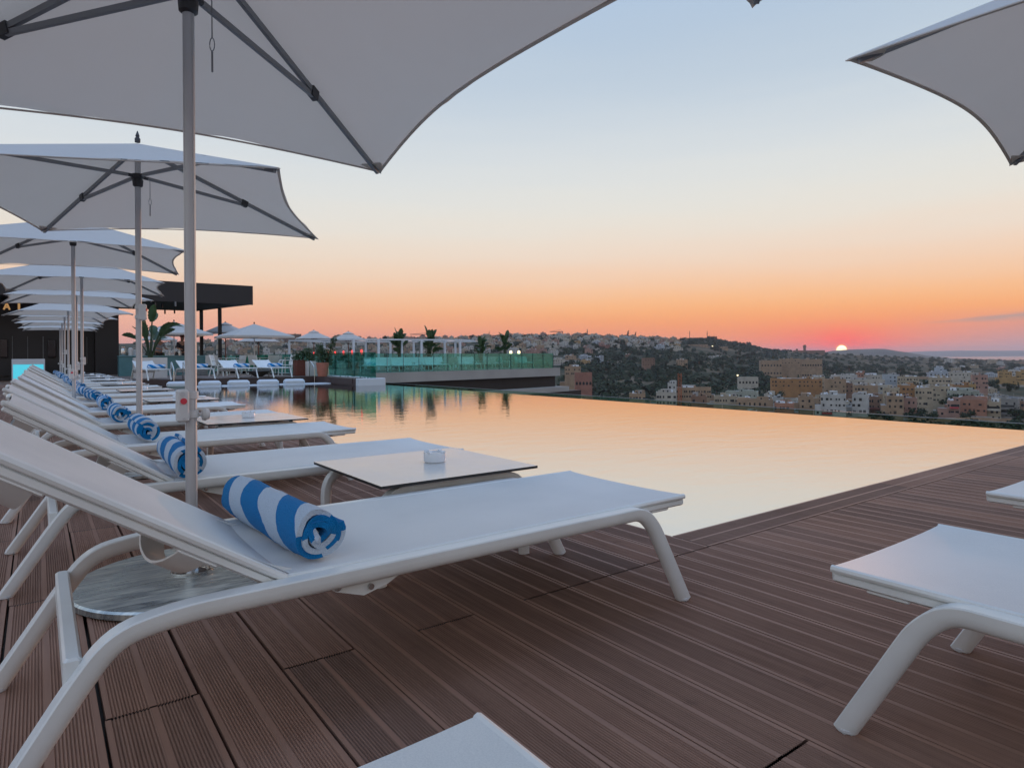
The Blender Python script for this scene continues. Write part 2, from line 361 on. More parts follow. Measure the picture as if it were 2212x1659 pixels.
def glass_mat(name, tint, refl=.5):
    m = bpy.data.materials.new(name); m.use_nodes = True; t = m.node_tree; t.nodes.remove(t.nodes['Principled BSDF'])
    tr = N(t, 'ShaderNodeBsdfTransparent'); tr.inputs[0].default_value = tuple(tint)+(1,)
    gl = N(t, 'ShaderNodeBsdfGlossy'); gl.inputs['Roughness'].default_value = .03; gl.inputs[0].default_value = (.8, .95, .9, 1)
    fr = N(t, 'ShaderNodeFresnel'); fr.inputs[0].default_value = 1.5
    mx = N(t, 'ShaderNodeMixShader'); t.links.new(M(t, 'MULTIPLY', fr.outputs[0], refl), mx.inputs[0]); t.links.new(tr.outputs[0], mx.inputs[1]); t.links.new(gl.outputs[0], mx.inputs[2])
    t.links.new(mx.outputs[0], t.nodes['Material Output'].inputs[0]); return m
MT['glass'] = glass_mat('green_glass', (.50, .84, .79))
MT['glass_edge'] = mat('glass_edge', (.02, .10, .09), .2)
MT['glass_low'] = glass_mat('grey_green_glass', (.74, .80, .74), .3)
def water_mat():
    m = bpy.data.materials.new('pool_water'); m.use_nodes = True; t = m.node_tree; t.nodes.remove(t.nodes['Principled BSDF'])
    co = N(t, 'ShaderNodeTexCoord')
    mpp = N(t, 'ShaderNodeMapping'); mpp.inputs['Rotation'].default_value = (0, 0, R(36)); mpp.inputs['Scale'].default_value = (1.6, 3.0, 1); t.links.new(co.outputs['Object'], mpp.inputs[0])
    n1 = N(t, 'ShaderNodeTexNoise'); n1.inputs['Scale'].default_value = 1.5; n1.inputs['Detail'].default_value = 3; t.links.new(mpp.outputs[0], n1.inputs[0])
    n2 = N(t, 'ShaderNodeTexNoise'); n2.inputs['Scale'].default_value = 7; n2.inputs['Detail'].default_value = 2; t.links.new(mpp.outputs[0], n2.inputs[0])
    h = M(t, 'ADD', n1.outputs[0], M(t, 'MULTIPLY', n2.outputs[0], .22))
    bp = N(t, 'ShaderNodeBump'); bp.inputs['Strength'].default_value = 1; bp.inputs['Distance'].default_value = .0026; t.links.new(h, bp.inputs['Height'])
    tr = N(t, 'ShaderNodeBsdfTransparent'); tr.inputs[0].default_value = (.95, .98, .93, 1)
    gl = N(t, 'ShaderNodeBsdfGlossy'); gl.inputs['Roughness'].default_value = .02; t.links.new(bp.outputs[0], gl.inputs['Normal'])
    fr = N(t, 'ShaderNodeFresnel'); fr.inputs[0].default_value = 1.34; t.links.new(bp.outputs[0], fr.inputs['Normal'])
    mx = N(t, 'ShaderNodeMixShader'); t.links.new(M(t, 'MULTIPLY_ADD', fr.outputs[0], 1.22, .02, clamp=True), mx.inputs[0]); t.links.new(tr.outputs[0], mx.inputs[1]); t.links.new(gl.outputs[0], mx.inputs[2])
    t.links.new(mx.outputs[0], t.nodes['Material Output'].inputs[0]); return m
MT['water'] = water_mat()
MT['pool_tile'] = mat('pool_tile', (.32, .48, .42), .5, var=.06, vscale=1.2)
def wall_mat(name, c, var=.1):
    return mat(name, c, .85, var=var, vscale=.25)

# ================================================================ deck
PITCH = .2445; U0 = .143
UI = 2.840; VNEAR = 2.368; UINF = 10.62; VFAR = 27.3; ZW = -.03
def board_profile(w, g=.0032):
    """cross-section of a ribbed board: list of (offset, z, flat?)"""
    z = 0.0; d_ = -.0036; pts = [(g, -.03), (g, 0)]
    def ribs(a, b, n):
        st_ = (b-a)/n; l = []
        for i in range(n):
            x = a + i*st_
            l += [(x+st_*.05, 0), (x+st_*.30, d_), (x+st_*.52, d_), (x+st_*.77, 0)]
        return l
    e = .014
    pts += [(g+e, 0)] + ribs(g+e, w/2-.008, 11) + [(w/2-.007, 0), (w/2+.008, 0)] + ribs(w/2+.009, w-g-e, 11) + [(w-g-e, 0), (w-g, 0), (w-g, -.03)]
    return pts
def board(mb, u0, w, va, vb, attr, rnd, along='v', z0=0):
    pr = board_profile(w, .0026 + .005*(rnd**6)); n = len(pr); vs = []
    for vv in (va+.0045, vb-.0045):
        for o_, z in pr: vs.append((u0+o_, vv, z+z0) if along == 'v' else (vv, u0+o_, z+z0))
    fs = [(i, i+1, n+i+1, n+i) for i in range(n-1)]
    flat = len(fs)
    mb.add(vs, fs)
    for i in range(n-1): attr.append(1.0 if (pr[i][1] == 0 and pr[i+1][1] == 0 and pr[i+1][0]-pr[i][0] > .012) else rnd*.4)
deck = MB(); battr = []; rng = random.Random(4)
i0 = -28
for i in range(i0, 58):
    u = U0 + i*PITCH
    if u + PITCH > 16: break
    lo, hi = -7.0, 42.0
    if u > UI - .12: hi = 2.118
    jn = 2.115 if (i % 2 == 0 or u > 1.6) else .90
    cuts = [lo]; j = jn - 2.43*6
    while j < hi:
        if j > lo + .1 and j < hi - .05: cuts.append(j)
        j += 2.43
    cuts.append(hi)
    for a, b in zip(cuts[:-1], cuts[1:]): board(deck, u, PITCH, a, b, battr, rng.random())
# border strip that runs along the near pool edge
j = UI - .0055
while j < 16:
    board(deck, 2.121, .245, j, min(j+2.43, 16), battr, rng.random(), along='u'); j += 2.43
o = deck.build('deck', MT['deck'], fix=False); tag(o, 'brown ribbed composite deck boards round the pool', kind='structure')
a = o.data.attributes.new('board', 'FLOAT', 'FACE'); a.data.foreach_set('value', battr)
mb = MB(); mb.box(-7, UI-.03, -7, 42, -.5, -.032); mb.box(UI-.03, 16, -7, 2.36, -.5, -.033)
tag(mb.build('deck_base', MT['black']), 'dark substrate under the deck boards', kind='structure')

# ---------------------------------------------------------------- pool
mb = MB(); mb.box(UI-.02, UINF-.12, VNEAR-.01, VFAR+.6, -1.6, -1.5); tag(mb.build('pool_floor', MT['pool_tile']), 'pale tiled pool floor', kind='structure')
mb = MB()
mb.box(UI-.028, UI-.002, VNEAR-.02, VFAR+.3, -1.5, -.034)           # left wall
mb.box(UI, UINF, VNEAR-.03, VNEAR-.003, -1.5, -.034)              # near wall
mb.box(UI, UINF, VFAR+.02, VFAR+.26, -1.5, -.036)
mb.box(UINF-.14, UINF+.02, VNEAR-.03, VFAR+.3, -1.9, ZW-.004)
tag(mb.build('pool_wall', MT['pool_tile']), 'pale tiled pool walls and infinity edge', kind='structure')
mb = MB(); mb.add([(UI, VNEAR, ZW), (UINF+.018, VNEAR, ZW), (UINF+.018, VFAR+.02, ZW), (UI, VFAR+.02, ZW)], [(0, 1, 2, 3)])
tag(mb.build('pool_water', MT['water']), 'still pool water mirroring the sunset', kind='structure')
mb = MB(); mb.lathe([(.07, 0), (.085, .01), (.08, .025), (.05, .03), (0, .032)], 20)
pl = Kit(mb.build('pool_light', MT['planter_white']))
for (x, y) in ((5.2, 4.1), (8.0, 5.9), (9.3, 3.5), (4.2, 9.0)):
    pl.put((x, y, -1.5), 0, 'small round white light on the pool floor under water', 'pool light', 'round lights on the pool floor')

# ================================================================ loungers
def sling(mb, x0, x1, z0, z1, w, nx=14, ny=10, sag=.007, th=.010):
    """stretched cloth between two side tubes, from (x0,z0) to (x1,z1)"""
    for side, off in ((0, 0), (1, -th)):
        vs = []; fs = []
        for i in range(nx+1):
            t = i/nx
            for j in range(ny+1):
                q = -1 + 2*j/ny
                sg = sag*(1-abs(q)**2.6)
                vs.append((x0+(x1-x0)*t, q*w, z0+(z1-z0)*t - sg + off))
        for i in range(nx):
            for j in range(ny):
                a_ = i*(ny+1)+j; fs.append((a_, a_+1, a_+ny+2, a_+ny+1))
        mb.add(vs, fs, 0, True)
def rounded(w, h):
    """D shaped section: flat crown, round belly"""
    pts = [(-w, h*.86), (-w*.86, h), (w*.86, h), (w, h*.86), (w, h*.25)]
    for k in range(1, 8):
        a_ = math.pi*k/8; pts.append((w*math.cos(a_), h*.25 - (h*1.25)*math.sin(a_)))
    return pts + [(-w, h*.25)]
def make_lounger(ang=32.5, blen=.755):
    root = empty('sun_lounger')
    prof = rounded(.026, .026)
    for s in (-1, 1):
        y = .388*s
        path = fillet([(-.052, y, .0), (-.235, y, .330), (-.30, y, .389), (-1.91, y, .389), (-2.045, y, .365), (-2.115, y, .275), (-2.295, y, .0)], [.10, .06, .14, .09, .10], 6)
        mb = MB(); mb.tube(path, 0, prof=prof, up=(0, 0, 1)); mb.build('side_frame', MT['white_metal'], root)
        for fx, dx in ((-.054, .012), (-2.292, -.012)):
            mb = MB(); mb.lathe([(.025, .0), (.0285, .003), (.0285, .010), (.026, .012)], 14, c=(fx, y)); mb.build('foot_cap', MT['plastic_white'], root)
    mb = MB(); sling(mb, -.004, -1.668, .418, .418, .356)
    seat = mb.build('seat_sling', MT['sling'], root)
    mb = MB()
    for s in (-1, 1):
        mb.bbox(-1.655, 0, .334*s-.024, .334*s+.024, .374, .401, .006)
        mb.tube([(-1.655, .356*s, .410), (0, .356*s, .410)], .0105, 8)
    mb.bbox(-.03, .002, -.356, .356, .378, .404, .006); mb.bbox(-1.675, -1.640, -.345, .345, .378, .402, .006)
    mb.build('seat_frame', MT['white_metal'], root)
    ca, sa = math.cos(R(ang)), math.sin(R(ang))
    bx, bz = -1.647, .418; ex, ez = bx - ca*blen, bz + sa*blen
    mb = MB(); sling(mb, bx+.02, ex, bz-.006, ez, .356, sag=.014); mb.build('backrest_sling', MT['sling'], root)
    mb = MB(); T = Matrix.Translation((bx, 0, bz)) @ Matrix.Rotation(R(ang), 4, 'Y')
    for s in (-1, 1):
        mb.bbox(-blen, 0, .334*s-.022, .334*s+.022, -.044, -.018, .006, T=T)
        mb.tube([(-blen-.004, .356*s, -.008), (0, .356*s, -.008)], .012, 8, T=T)
        mb.tube([(-blen-.002, .352*s, -.010), (-blen-.006, .322*s, -.012), (-blen-.006, .285*s, -.022)], [.014, .013, .008], 8, T=T)
    mb.tube([(-blen+.02, y_, -.03-.018*(1-(y_/.33)**2)) for y_ in [-.33+.066*k for k in range(11)]], .010, 8, T=T)
    mb.build('backrest_frame', MT['white_metal'], root)
    def bow(T, dip=.105, w=.075):
        pts = [(-.322+.644*k/12) for k in range(13)]
        mb = MB(); vs = []; fs = []
        for y_ in pts:
            q = 1-(abs(y_)/.322)**2.4
            for dx in (-w/2, w/2):
                for dz in (0, -.007): vs.append((dx, y_, -.03 - dip*q + dz))
        for i in range(12):
            b = i*4; fs += [(b, b+2, b+6, b+4), (b+1, b+5, b+7, b+3), (b, b+4, b+5, b+1), (b+2, b+3, b+7, b+6)]
        fs += [(0, 1, 3, 2), (48, 50, 51, 49)]
        mb.add(vs, fs, 0, True, T=T)
        for s in (-1, 1): mb.bbox(-w*.7, w*.7, .315*s-.035, .315*s+.035, -.052, -.031, .004, T=T)
        mb.build('spreader_bow', MT['white_metal'], root)
    bow(Matrix.Translation((-.14, 0, .416)), .05); bow(Matrix.Translation((-.98, 0, .416)), .05)
    bow(T @ Matrix.Translation((-blen*.30, 0, 0))); bow(T @ Matrix.Translation((-blen*.86, 0, 0)))
    mb = MB(); mb.bbox(-2.143, -2.107, -.376, .376, .252, .335, .006); mb.build('crossbar', MT['white_metal'], root)
    for s in (-1, 1):                                            # hinge plates, prop arm and bolts
        mb = MB(); mb.prism([(-1.57, .382), (-1.25, .382), (-1.35, .330), (-1.425, .312), (-1.51, .340)], .345*s-.005, .345*s+.005, 'y'); mb.build('hinge_plate', MT['white_metal'], root)
        for hx, hz in ((-1.505, .352), (-1.405, .335)):
            mb = MB(); mb.tube([(hx, .345*s-.012*s, hz), (hx, .345*s+.014*s, hz)], .009, 10); mb.build('bolt', MT['steel'], root)
        q0 = (bx-ca*.30, bz+sa*.30-.035); mb = MB()
        mb.prism([(q0[0]-.02, q0[1]-.02), (q0[0]+.035, q0[1]-.025), (-1.545, .386), (-1.625, .371)], .300*s-.006, .300*s+.006, 'y'); mb.build('prop_plate', MT['white_metal'], root)
    return root
LG = Kit(make_lounger())
ORD = ['nearest', 'second', 'third', 'fourth', 'fifth', 'sixth', 'seventh', 'eighth', 'ninth', 'tenth', 'eleventh', 'twelfth', 'thirteenth', 'fourteenth', 'fifteenth', 'sixteenth', 'seventeenth', 'farthest']
PER = 3.48; rng = random.Random(7)
VL = []
for k_ in range(9): VL += [2.115 + PER*k_, 3.85 + PER*k_]
VL[2] = 5.45; VL[3] = 7.24; VL[4] = 9.0
for i, v in enumerate(VL):
    lab = ('white sling sun lounger, %s of the long row left of the pool' % ORD[i]) if 0 < i < 17 else ('white sling sun lounger filling the left foreground beside the umbrella base' if i == 0 else 'white sling sun lounger at the far end of the long row')
    uu = 2.185 if i == 0 else 2.17 + rng.uniform(-.03, .03) + (.02 if i == 1 else -.02)
    LG.put((uu, v, 0), R(rng.uniform(-.8, .8)) if i > 1 else 0, lab, 'sun lounger', 'sun loungers in the long row left of the pool')
for (u, v, lab) in ((.22, .885, 'white sun lounger of which only a front corner shows at the bottom edge'),
                    (2.123, .915, 'white sun lounger standing alone on the open deck at lower right'),
                    (3.585, 1.01, 'white sun lounger whose corner just shows at the right edge by the pool')):
    LG.put((u, v, 0), R(90), lab, 'sun lounger', 'sun loungers facing the near pool edge')

# ================================================================ towels
def make_towel(seed, L=.72, r1=.083, twist=0):
    rg = random.Random(seed); mb = MB(); turns = 3.7; n = int(turns*28); th = .0178
    def rad(a_): return .012 + (r1-.012-th/2)*(a_/(turns*2*math.pi))
    ny = 22; vs = []; fs = []; uvs = []
    arc = 0; prev = None; secs = []
    for i in range(n+1):
        a_ = turns*2*math.pi*i/n; r_ = rad(a_)
        w_ = 1 + .07*math.sin(a_*1.3+seed) + .05*math.sin(a_*2.7+seed*2)
        r_ *= w_ if i < n-30 else 1 + (w_-1)*(n-i)/30
        ar = a_ + 2.2 + twist
        p = Vector((r_*math.cos(ar), 0, r_*math.sin(ar)))
        if prev is not None: arc += (p-prev).length
        prev = p
        secs.append((p, Vector((math.cos(ar), 0, math.sin(ar))), arc, a_))
    nv = len(secs)
    for j in range(ny+1):
        t = j/ny
        for sgn in (1, -1):
            for (p, nn, ar, a_) in secs:
                shear = (a_/(turns*2*math.pi)-.5)*.035*(1 if t < .5 else 1)
                y = (t-.5)*L + shear*.5 + .010*math.sin(a_*2.1+seed)*(abs(t-.5)*2)**3
                k_ = 1 + .09*noise.noise(Vector((p.x*14+seed, y*6, p.z*14))) + .03*noise.noise(Vector((p.x*50+seed, y*30, p.z*50)))
                if t < .06 or t > .94: k_ *= .97
                q = p*k_ + nn*sgn*th*.46
                vs.append((q.x, y, q.z)); uvs.append((ar, t*L))
    def ix(j, sd, i): return (j*2+sd)*nv + i
    for j in range(ny):
        for sd in (0, 1):
            for i in range(nv-1): fs.append((ix(j, sd, i), ix(j, sd, i+1), ix(j+1, sd, i+1), ix(j+1, sd, i)))
    for i in range(nv-1):
        for j in (0, ny): fs.append((ix(j, 0, i), ix(j, 0, i+1), ix(j, 1, i+1), ix(j, 1, i)))
    for j in range(ny):
        for i in (0, nv-1): fs.append((ix(j, 0, i), ix(j+1, 0, i), ix(j+1, 1, i), ix(j, 1, i)))
    mb.add(vs, fs, 0, True)
    o = mb.build('rolled_towel', MT['towel'])
    ul = o.data.uv_layers.new(name='UVMap')
    for l in o.data.loops: ul.data[l.index].uv = uvs[l.vertex_index]
    return o
TW = [Kit(make_towel(s, twist=tw)) for s, tw in ((1, 0), (2, .9), (5, 2.1))]
def orow(i, what):
    return '%s of the long row' % ('%s %s' % (ORD[i], what))
for i, v in enumerate(VL):
    dv = .06 if i == 0 else rng.uniform(-.06, .08)
    lab = 'blue and white striped towel rolled up on the %s lounger of the long row' % ORD[i]
    t_ = TW[i % 3].put((.63 + (rng.uniform(-.03, .03) if i else .0), v + dv, .418+.080), R(3 if i == 0 else rng.uniform(-4, 6)), lab, 'towel', 'rolled blue and white towels in the long row')
    if i == 17: t_['label'] = 'blue and white striped towel rolled up on the farthest lounger of the long row'

# ================================================================ side tables and ashtrays
def make_table():
    root = empty('side_table'); a_, b_ = .425, .415
    mb = MB(); mb.box(-a_, a_, -b_, b_, .4405, .453, 1, top=0); mb.build('table_top', [MT['laminate'], MT['black']], root)
    prof = rounded(.024, .024)
    for s in (-1, 1):
        y = s*.335
        path = fillet([(-.39, y, 0), (-.385, y, .405), (.385, y, .405), (.39, y, 0)], .12, 8)
        mb = MB(); mb.tube(path, 0, prof=prof); mb.build('leg_frame', MT['white_metal'], root)
    mb = MB()
    for s in (-1, 1): mb.bbox(s*.20-.02, s*.20+.02, -.33, .33, .385, .415, .004)
    mb.build('crossbar', MT['white_metal'], root)
    for sx in (-1, 1):
        for sy in (-1, 1):
            mb = MB(); mb.box(sx*.3-.014, sx*.3+.014, sy*.30-.014, sy*.30+.014, .418, .440); mb.build('rubber_pad', MT['black'], root)
    return root
TB = Kit(make_table())
mb = MB()
mb.lathe([(.050, 0), (.057, .006), (.058, .046), (.054, .053), (.046, .053), (.040, .046), (.036, .014), (0, .012)], 28)
for k_ in range(4):
    a_ = k_*math.pi/2 + .4; mb.tube([(.038*math.cos(a_), .038*math.sin(a_), .0535), (.062*math.cos(a_), .062*math.sin(a_), .0535)], .0075, 8)
AS = Kit(mb.build('ashtray', MT['ceramic']))
asp = [(1.67, 3.0), None, None, None, None, None, None, None, None]
for k_ in range(9):
    v = 2.955 + PER*k_ + (-.05 if k_ else 0)
    if k_ == 1: v = 6.26
    TB.put((1.60 + (rng.uniform(-.05, .02) if k_ else 0), v, 0), 0 if k_ == 0 else R(rng.uniform(-1, 1)), 'low white side table with black edge, %s in the long row' % (ORD[k_] if k_ < 8 else 'last'), 'side table', 'side tables between the row loungers')
    AS.put((1.675 if k_ == 0 else 1.52 + rng.uniform(-.05, .08), v+.01 if k_ == 0 else v+rng.uniform(.02, .2), .453), rng.uniform(0, 1), 'round white ashtray on the %s side table of the long row' % (ORD[k_] if k_ < 8 else 'last'), 'ashtray', 'white ashtrays on the side tables')

# ================================================================ umbrellas
RC = 2.0
def make_umbrella(rim, rot, boxz, boxrot=0, cable=True, base=True, scale=1.0, rise=.56):
    """square market umbrella, rim = height of canopy corners"""
    root = empty('patio_umbrella'); apex = rim + rise; run = rim + .22; RR = RC*scale
    if base:
        mb = MB(); mb.lathe([(.455, 0), (.470, .008), (.470, .030), (.462, .038), (0, .040)], 64); mb.build('base_plate', MT['galv'], root)
        mb = MB(); mb.lathe([(.088, .040), (.088, .049), (.045, .053), (.034, .058)], 24, sq=.72, T=Matrix.Rotation(-.3, 4, 'Z'))
        mb.cyl(0, 0, .045, .30, .0290, 24); mb.build('pole_socket', MT['steel'], root)
        for k_ in range(2):
            a_ = -.3 + k_*math.pi; mb = MB(); mb.cyl(.066*math.cos(a_), .066*math.sin(a_), .048, .060, .011, 8); mb.build('bolt', MT['steel'], root)
    # slotted pole
    mb = MB(); pts = []
    for k_ in range(48):
        a_ = 2*math.pi*k_/48; r_ = .0245 - (.0035 if k_ % 12 in (0,) else 0); pts.append((r_*math.cos(a_+.5), r_*math.sin(a_+.5)))
    mb.prism(pts, .02, apex-.02); mb.build('pole', MT['pole_metal'], root)
    # locking box with red button, collars, knob
    T = Matrix.Translation((0, 0, boxz)) @ Matrix.Rotation(boxrot, 4, 'Z')
    mb = MB(); mb.bbox(-.066, -.018, -.072, -.014, -.072, .072, .008, T=T); lb = mb.build('lock_box', MT['plastic_white'], root)
    mb = MB(); mb.tube([(-.042, -.071, .022), (-.042, -.078, .022)], .0135, 16, T=T); mb.build('button', MT['button_red'], lb)
    mb = MB(); mb.tube([(-.046, -.071, .052), (-.046, -.074, .052)], .011, 12, T=T); mb.tube([(-.040, -.071, -.056), (-.040, -.075, -.056)], .006, 8, T=T); mb.build('screw', MT['pole_metal'], lb)
    mb = MB()
    for z_ in (.045, -.042): mb.lathe([(.026, z_-.017), (.0315, z_-.015), (.0315, z_+.015), (.026, z_+.017)], 24, T=T)
    mb.build('collar', MT['plastic_white'], root)
    mb = MB(); Tk = T @ Matrix.Translation((.03, -.004, -.045)) @ Matrix.Rotation(math.pi/2, 4, 'Y')
    mb.lathe([(.008, 0), (.009, .012), (.026, .016), (.030, .028), (.022, .044), (0, .050)], 18, T=Tk); mb.build('knob', MT['plastic_white'], root)
    # runner hub, top hub, finial
    mb = MB(); mb.lathe([(.026, -.06), (.040, -.05), (.044, .0), (.036, .012), (.052, .03), (.052, .052), (.030, .06)], 20, T=Matrix.Translation((0, 0, run)))
    for k_ in range(4):
        a_ = rot + k_*math.pi/2; mb.tube([(0, 0, run+.035), (.085*math.cos(a_), .085*math.sin(a_), run+.035)], .016, 8)
    mb.build('runner_hub', MT['dark_plastic'], root)
    mb = MB(); mb.lathe([(.022, apex), (.024, apex+.03), (.012, apex+.05), (.018, apex+.056), (.004, apex+.10), (0, apex+.105)], 14); mb.build('finial', MT['dark_plastic'], root)
    corners = [Vector((RR*math.cos(rot+k_*math.pi/2), RR*math.sin(rot+k_*math.pi/2), rim)) for k_ in range(4)]
    A = Vector((0, 0, apex-.01))
    for c in corners:
        d_ = (c - A); under = Vector((0, 0, -.030))
        mb = MB(); mb.tube([A+d_*.02+under, A+d_*.975+under], 0, prof=[(-.011, -.016), (.011, -.016), (.011, .016), (-.011, .016)], smooth=False); mb.build('rib', MT['rib_metal'], root)
        J = A + d_*.53 + Vector((0, 0, -.055)); h = Vector((c.x, c.y, 0)).normalized()*.085 + Vector((0, 0, run+.035))
        mb = MB(); mb.tube([h, J], 0, prof=[(-.010, -.014), (.010, -.014), (.010, .014), (-.010, .014)], smooth=False); mb.build('strut', MT['rib_metal'], root)
        mb = MB(); e = d_.normalized(); mb.tube([J-e*.035+Vector((0, 0, .014)), J+e*.03+Vector((0, 0, .014))], 0, prof=[(-.019, -.030), (.019, -.030), (.019, .034), (-.019, .034)], smooth=False); mb.build('joint', MT['dark_plastic'], root)
    # canopy
    mb = MB(); nt_, ns = 26, 14
    for k_ in range(4):
        c0, c1 = corners[k_], corners[(k_+1) % 4]; vs = []; fs = []
        for i in range(nt_+1):
            t = i/nt_; e = c0*(1-t) + c1*t; q = 4*t*(1-t)
            inw = -Vector((e.x, e.y, 0)).normalized()
            e = e + inw*.115*q**.9*scale + Vector((0, 0, .035*q))
            for j_ in range(ns+1):
                s_ = j_/ns; p = A*(1-s_) + e*s_
                p.z -= .045*q*math.sin(math.pi*s_)*s_ - (.022*noise.noise(Vector((p.x*2.1, p.y*2.1, rim*7))) + .010*noise.noise(Vector((t*14+rim*5, s_*1.5, k_))))*s_*q**.5
                vs.append(p)
        for i in range(nt_):
            for j_ in range(ns):
                a_ = i*(ns+1)+j_; fs.append((a_, a_+1, a_+ns+2, a_+ns+1))
        mb.add(vs, fs, 0, True)
    cn = mb.build('canopy', MT['canvas'], root, fix=False)
    mb = MB()                                                     # stitched hem along the edge
    for k_ in range(4):
        c0, c1 = corners[k_], corners[(k_+1) % 4]; ring = []
        for i in range(nt_+1):
            t = i/nt_; e = c0*(1-t) + c1*t; q = 4*t*(1-t); inw = -Vector((e.x, e.y, 0)).normalized()
            ring.append(e + inw*(.115*q**.9*scale+.012) + Vector((0, 0, .035*q-.004)))
        mb.tube(ring, 0, prof=[(-.010, -.003), (.010, -.003), (.010, .003), (-.010, .003)], smooth=False)
    mb.build('hem', MT['canvas'], cn)
    for k_, c in enumerate(corners):                              # corner pockets that take the rib ends
        h = Vector((c.x, c.y, 0)).normalized(); sd = Vector((-h.y, h.x, 0)); p = c + Vector((0, 0, -.007))
        mb = MB(); vs = [p+h*.012, p-h*.15+sd*.085+Vector((0, 0, .03)), p-h*.17+Vector((0, 0, .022)), p-h*.15-sd*.085+Vector((0, 0, .03))]
        mb.add(vs + [v_+Vector((0, 0, -.006)) for v_ in vs], [(0, 1, 2, 3), (7, 6, 5, 4), (0, 4, 5, 1), (1, 5, 6, 2), (2, 6, 7, 3), (3, 7, 4, 0)]); mb.build('corner_pocket', MT['canvas'], cn)
    if cable:
        # steel cable with loop and pin hanging from the runner
        cx, cy = .10*math.cos(-.45), .10*math.sin(-.45)
        mb = MB(); z0 = run + .04
        mb.tube([(cx*.6, cy*.6, z0), (cx, cy, z0-.03), (cx, cy, z0-.20)], .0028, 6)
        lp = [(cx+.011*math.sin(a_)*RU[0], cy+.011*math.sin(a_)*RV[0], z0-.20-.030*(1-math.cos(a_))) for a_ in [2*math.pi*i/16 for i in range(16)]]
        mb.tube(lp, .0022, 6, closed=True); mb.tube([(cx, cy, z0-.262), (cx, cy, z0-.355)], .0045, 8)
        mb.build('cable', MT['rib_metal'], root)
    return root
UMB = [  # u, v, rim, rot deg, box height, box turn, size
    (.560, 3.214, 2.40, 40, .793, 0, 1), (.735, 6.63, 2.38, 20, 1.42, 1.2, 1), (.417, 10.97, 2.44, 37.8, .80, .2, .965), (.671, 14.31, 2.35, 37.2, .98, 3.4, .95),
    (.725, 17.7, 2.32, 47.9, .84, 3.2, .935), (.695, 21.47, 2.24, 54.8, .80, 3.3, .90), (.711, 24.93, 2.27, 50, 1.25, 3.2, .885), (.732, 28.33, 2.25, 41.4, .8, 3.1, .89), (.747, 31.45, 2.205, 42.7, .9, 3.2, .9)]
for i, (u, v, rim, rot, bz, br, us) in enumerate(UMB):
    r_ = make_umbrella(rim, R(rot), bz, br, cable=i < 2, scale=us)
    r_.location = Vector((u, v, 0))*S
    lab = ['big white square umbrella overhead at upper left, its pole beside the nearest rolled towel', 'white square umbrella with dark spiked tip, second of the long row', 'white square umbrella with loose strap, third of the long row'][i] if i < 3 else 'white square umbrella, %s of the long row' % (ORD[i] if i < 8 else 'last')
    tag(r_, lab, 'umbrella', 'square white umbrellas of the long row')
r_ = make_umbrella(2.46, R(48), .8, 1, rise=.74); r_.location = Vector((4.72, .24, 0))*S
tag(r_, 'white square umbrella whose edge and two corners enter at upper right', 'umbrella', 'umbrellas over the near pool edge')
r_ = make_umbrella(2.42, R(46), .8, 1); r_.location = Vector((.95, .08, 0))*S
tag(r_, 'umbrella of which one dark corner tip dips in at the top edge', 'umbrella', 'umbrellas over the near pool edge')
#==FAR==
def PT(x, y, z=0):            # deck units: point seen at picture (x, y) on the level plane z
    a, b = lev(x, y); Y = F*(1-z)/b; X = a/F*Y
    u, v = cw(X, Y); return u, v, Y
# ================================================================ far deck, terrace wing and hotel body
ZD = .22; ZG = 1.22
mb = MB(); mb.box(2.62, 10.62, VFAR+.3, 47, -.6, ZD, 1, top=0); mb.box(9.60, 10.60, 22.85, VFAR+.3, -.6, ZD-.002, 1, top=0)
mb.box(9.575, 9.60, 23.2, VFAR+.3, ZD-.20, ZD+.004, 1); mb.box(2.62, 9.60, VFAR+.0, VFAR+.3, -.034, ZD+.004, 1)
MT['fascia'] = mat('fascia', (.055, .030, .026), .6, var=.15, vscale=3); MT['far_deck'] = mat('far_deck', (.17, .12, .10), .7, var=.15, vscale=1.5)
tag(mb.build('pool_deck', [MT['far_deck'], MT['fascia']]), 'raised deck at the far end of the pool with dark fascia', kind='structure')
mb = MB(); mb.bbox(9.57, 10.64, 22.55, 22.85, -.4, ZD+.012, .015)
tag(mb.build('deck_block', MT['render_white']), 'pale block ending the raised deck at the infinity edge', 'ledge')
T0 = PT(803, 806, ZD); T1 = PT(1210, 794.7, ZD)
tx, ty = T1[0]-T0[0], T1[1]-T0[1]; tl = math.hypot(tx, ty); tx /= tl; ty /= tl; nx_, ny_ = -ty, tx
def tp(a_, b_, z=0): return (T0[0]+tx*a_+nx_*b_, T0[1]+ty*a_+ny_*b_, z)
TW_ = tl
def slab(mb, a0, a1, b0, b1, z0, z1, mi=0, top=None):
    vs = [tp(a0, b0, z0), tp(a1, b0, z0), tp(a1, b1, z0), tp(a0, b1, z0), tp(a0, b0, z1), tp(a1, b0, z1), tp(a1, b1, z1), tp(a0, b1, z1)]
    mb.add(vs, [(0, 3, 2, 1), (4, 5, 6, 7), (0, 1, 5, 4), (1, 2, 6, 5), (2, 3, 7, 6), (3, 0, 4, 7)], mi)
    if top is not None: mb.m[-5] = top
mb = MB(); slab(mb, -4.2, TW_, .0, 13, -.32, ZD, 0, 1)
tag(mb.build('terrace', [MT['concrete'], MT['far_deck']]), 'concrete terrace wing beyond the pool', kind='structure')
mb = MB(); slab(mb, -4.1, TW_-.12, .35, 12.8, -1.05, -.325, 0); tag(mb.build('recessed_wall', MT['dark_roof']), 'dark recessed storey under the terrace wing', 'wall')
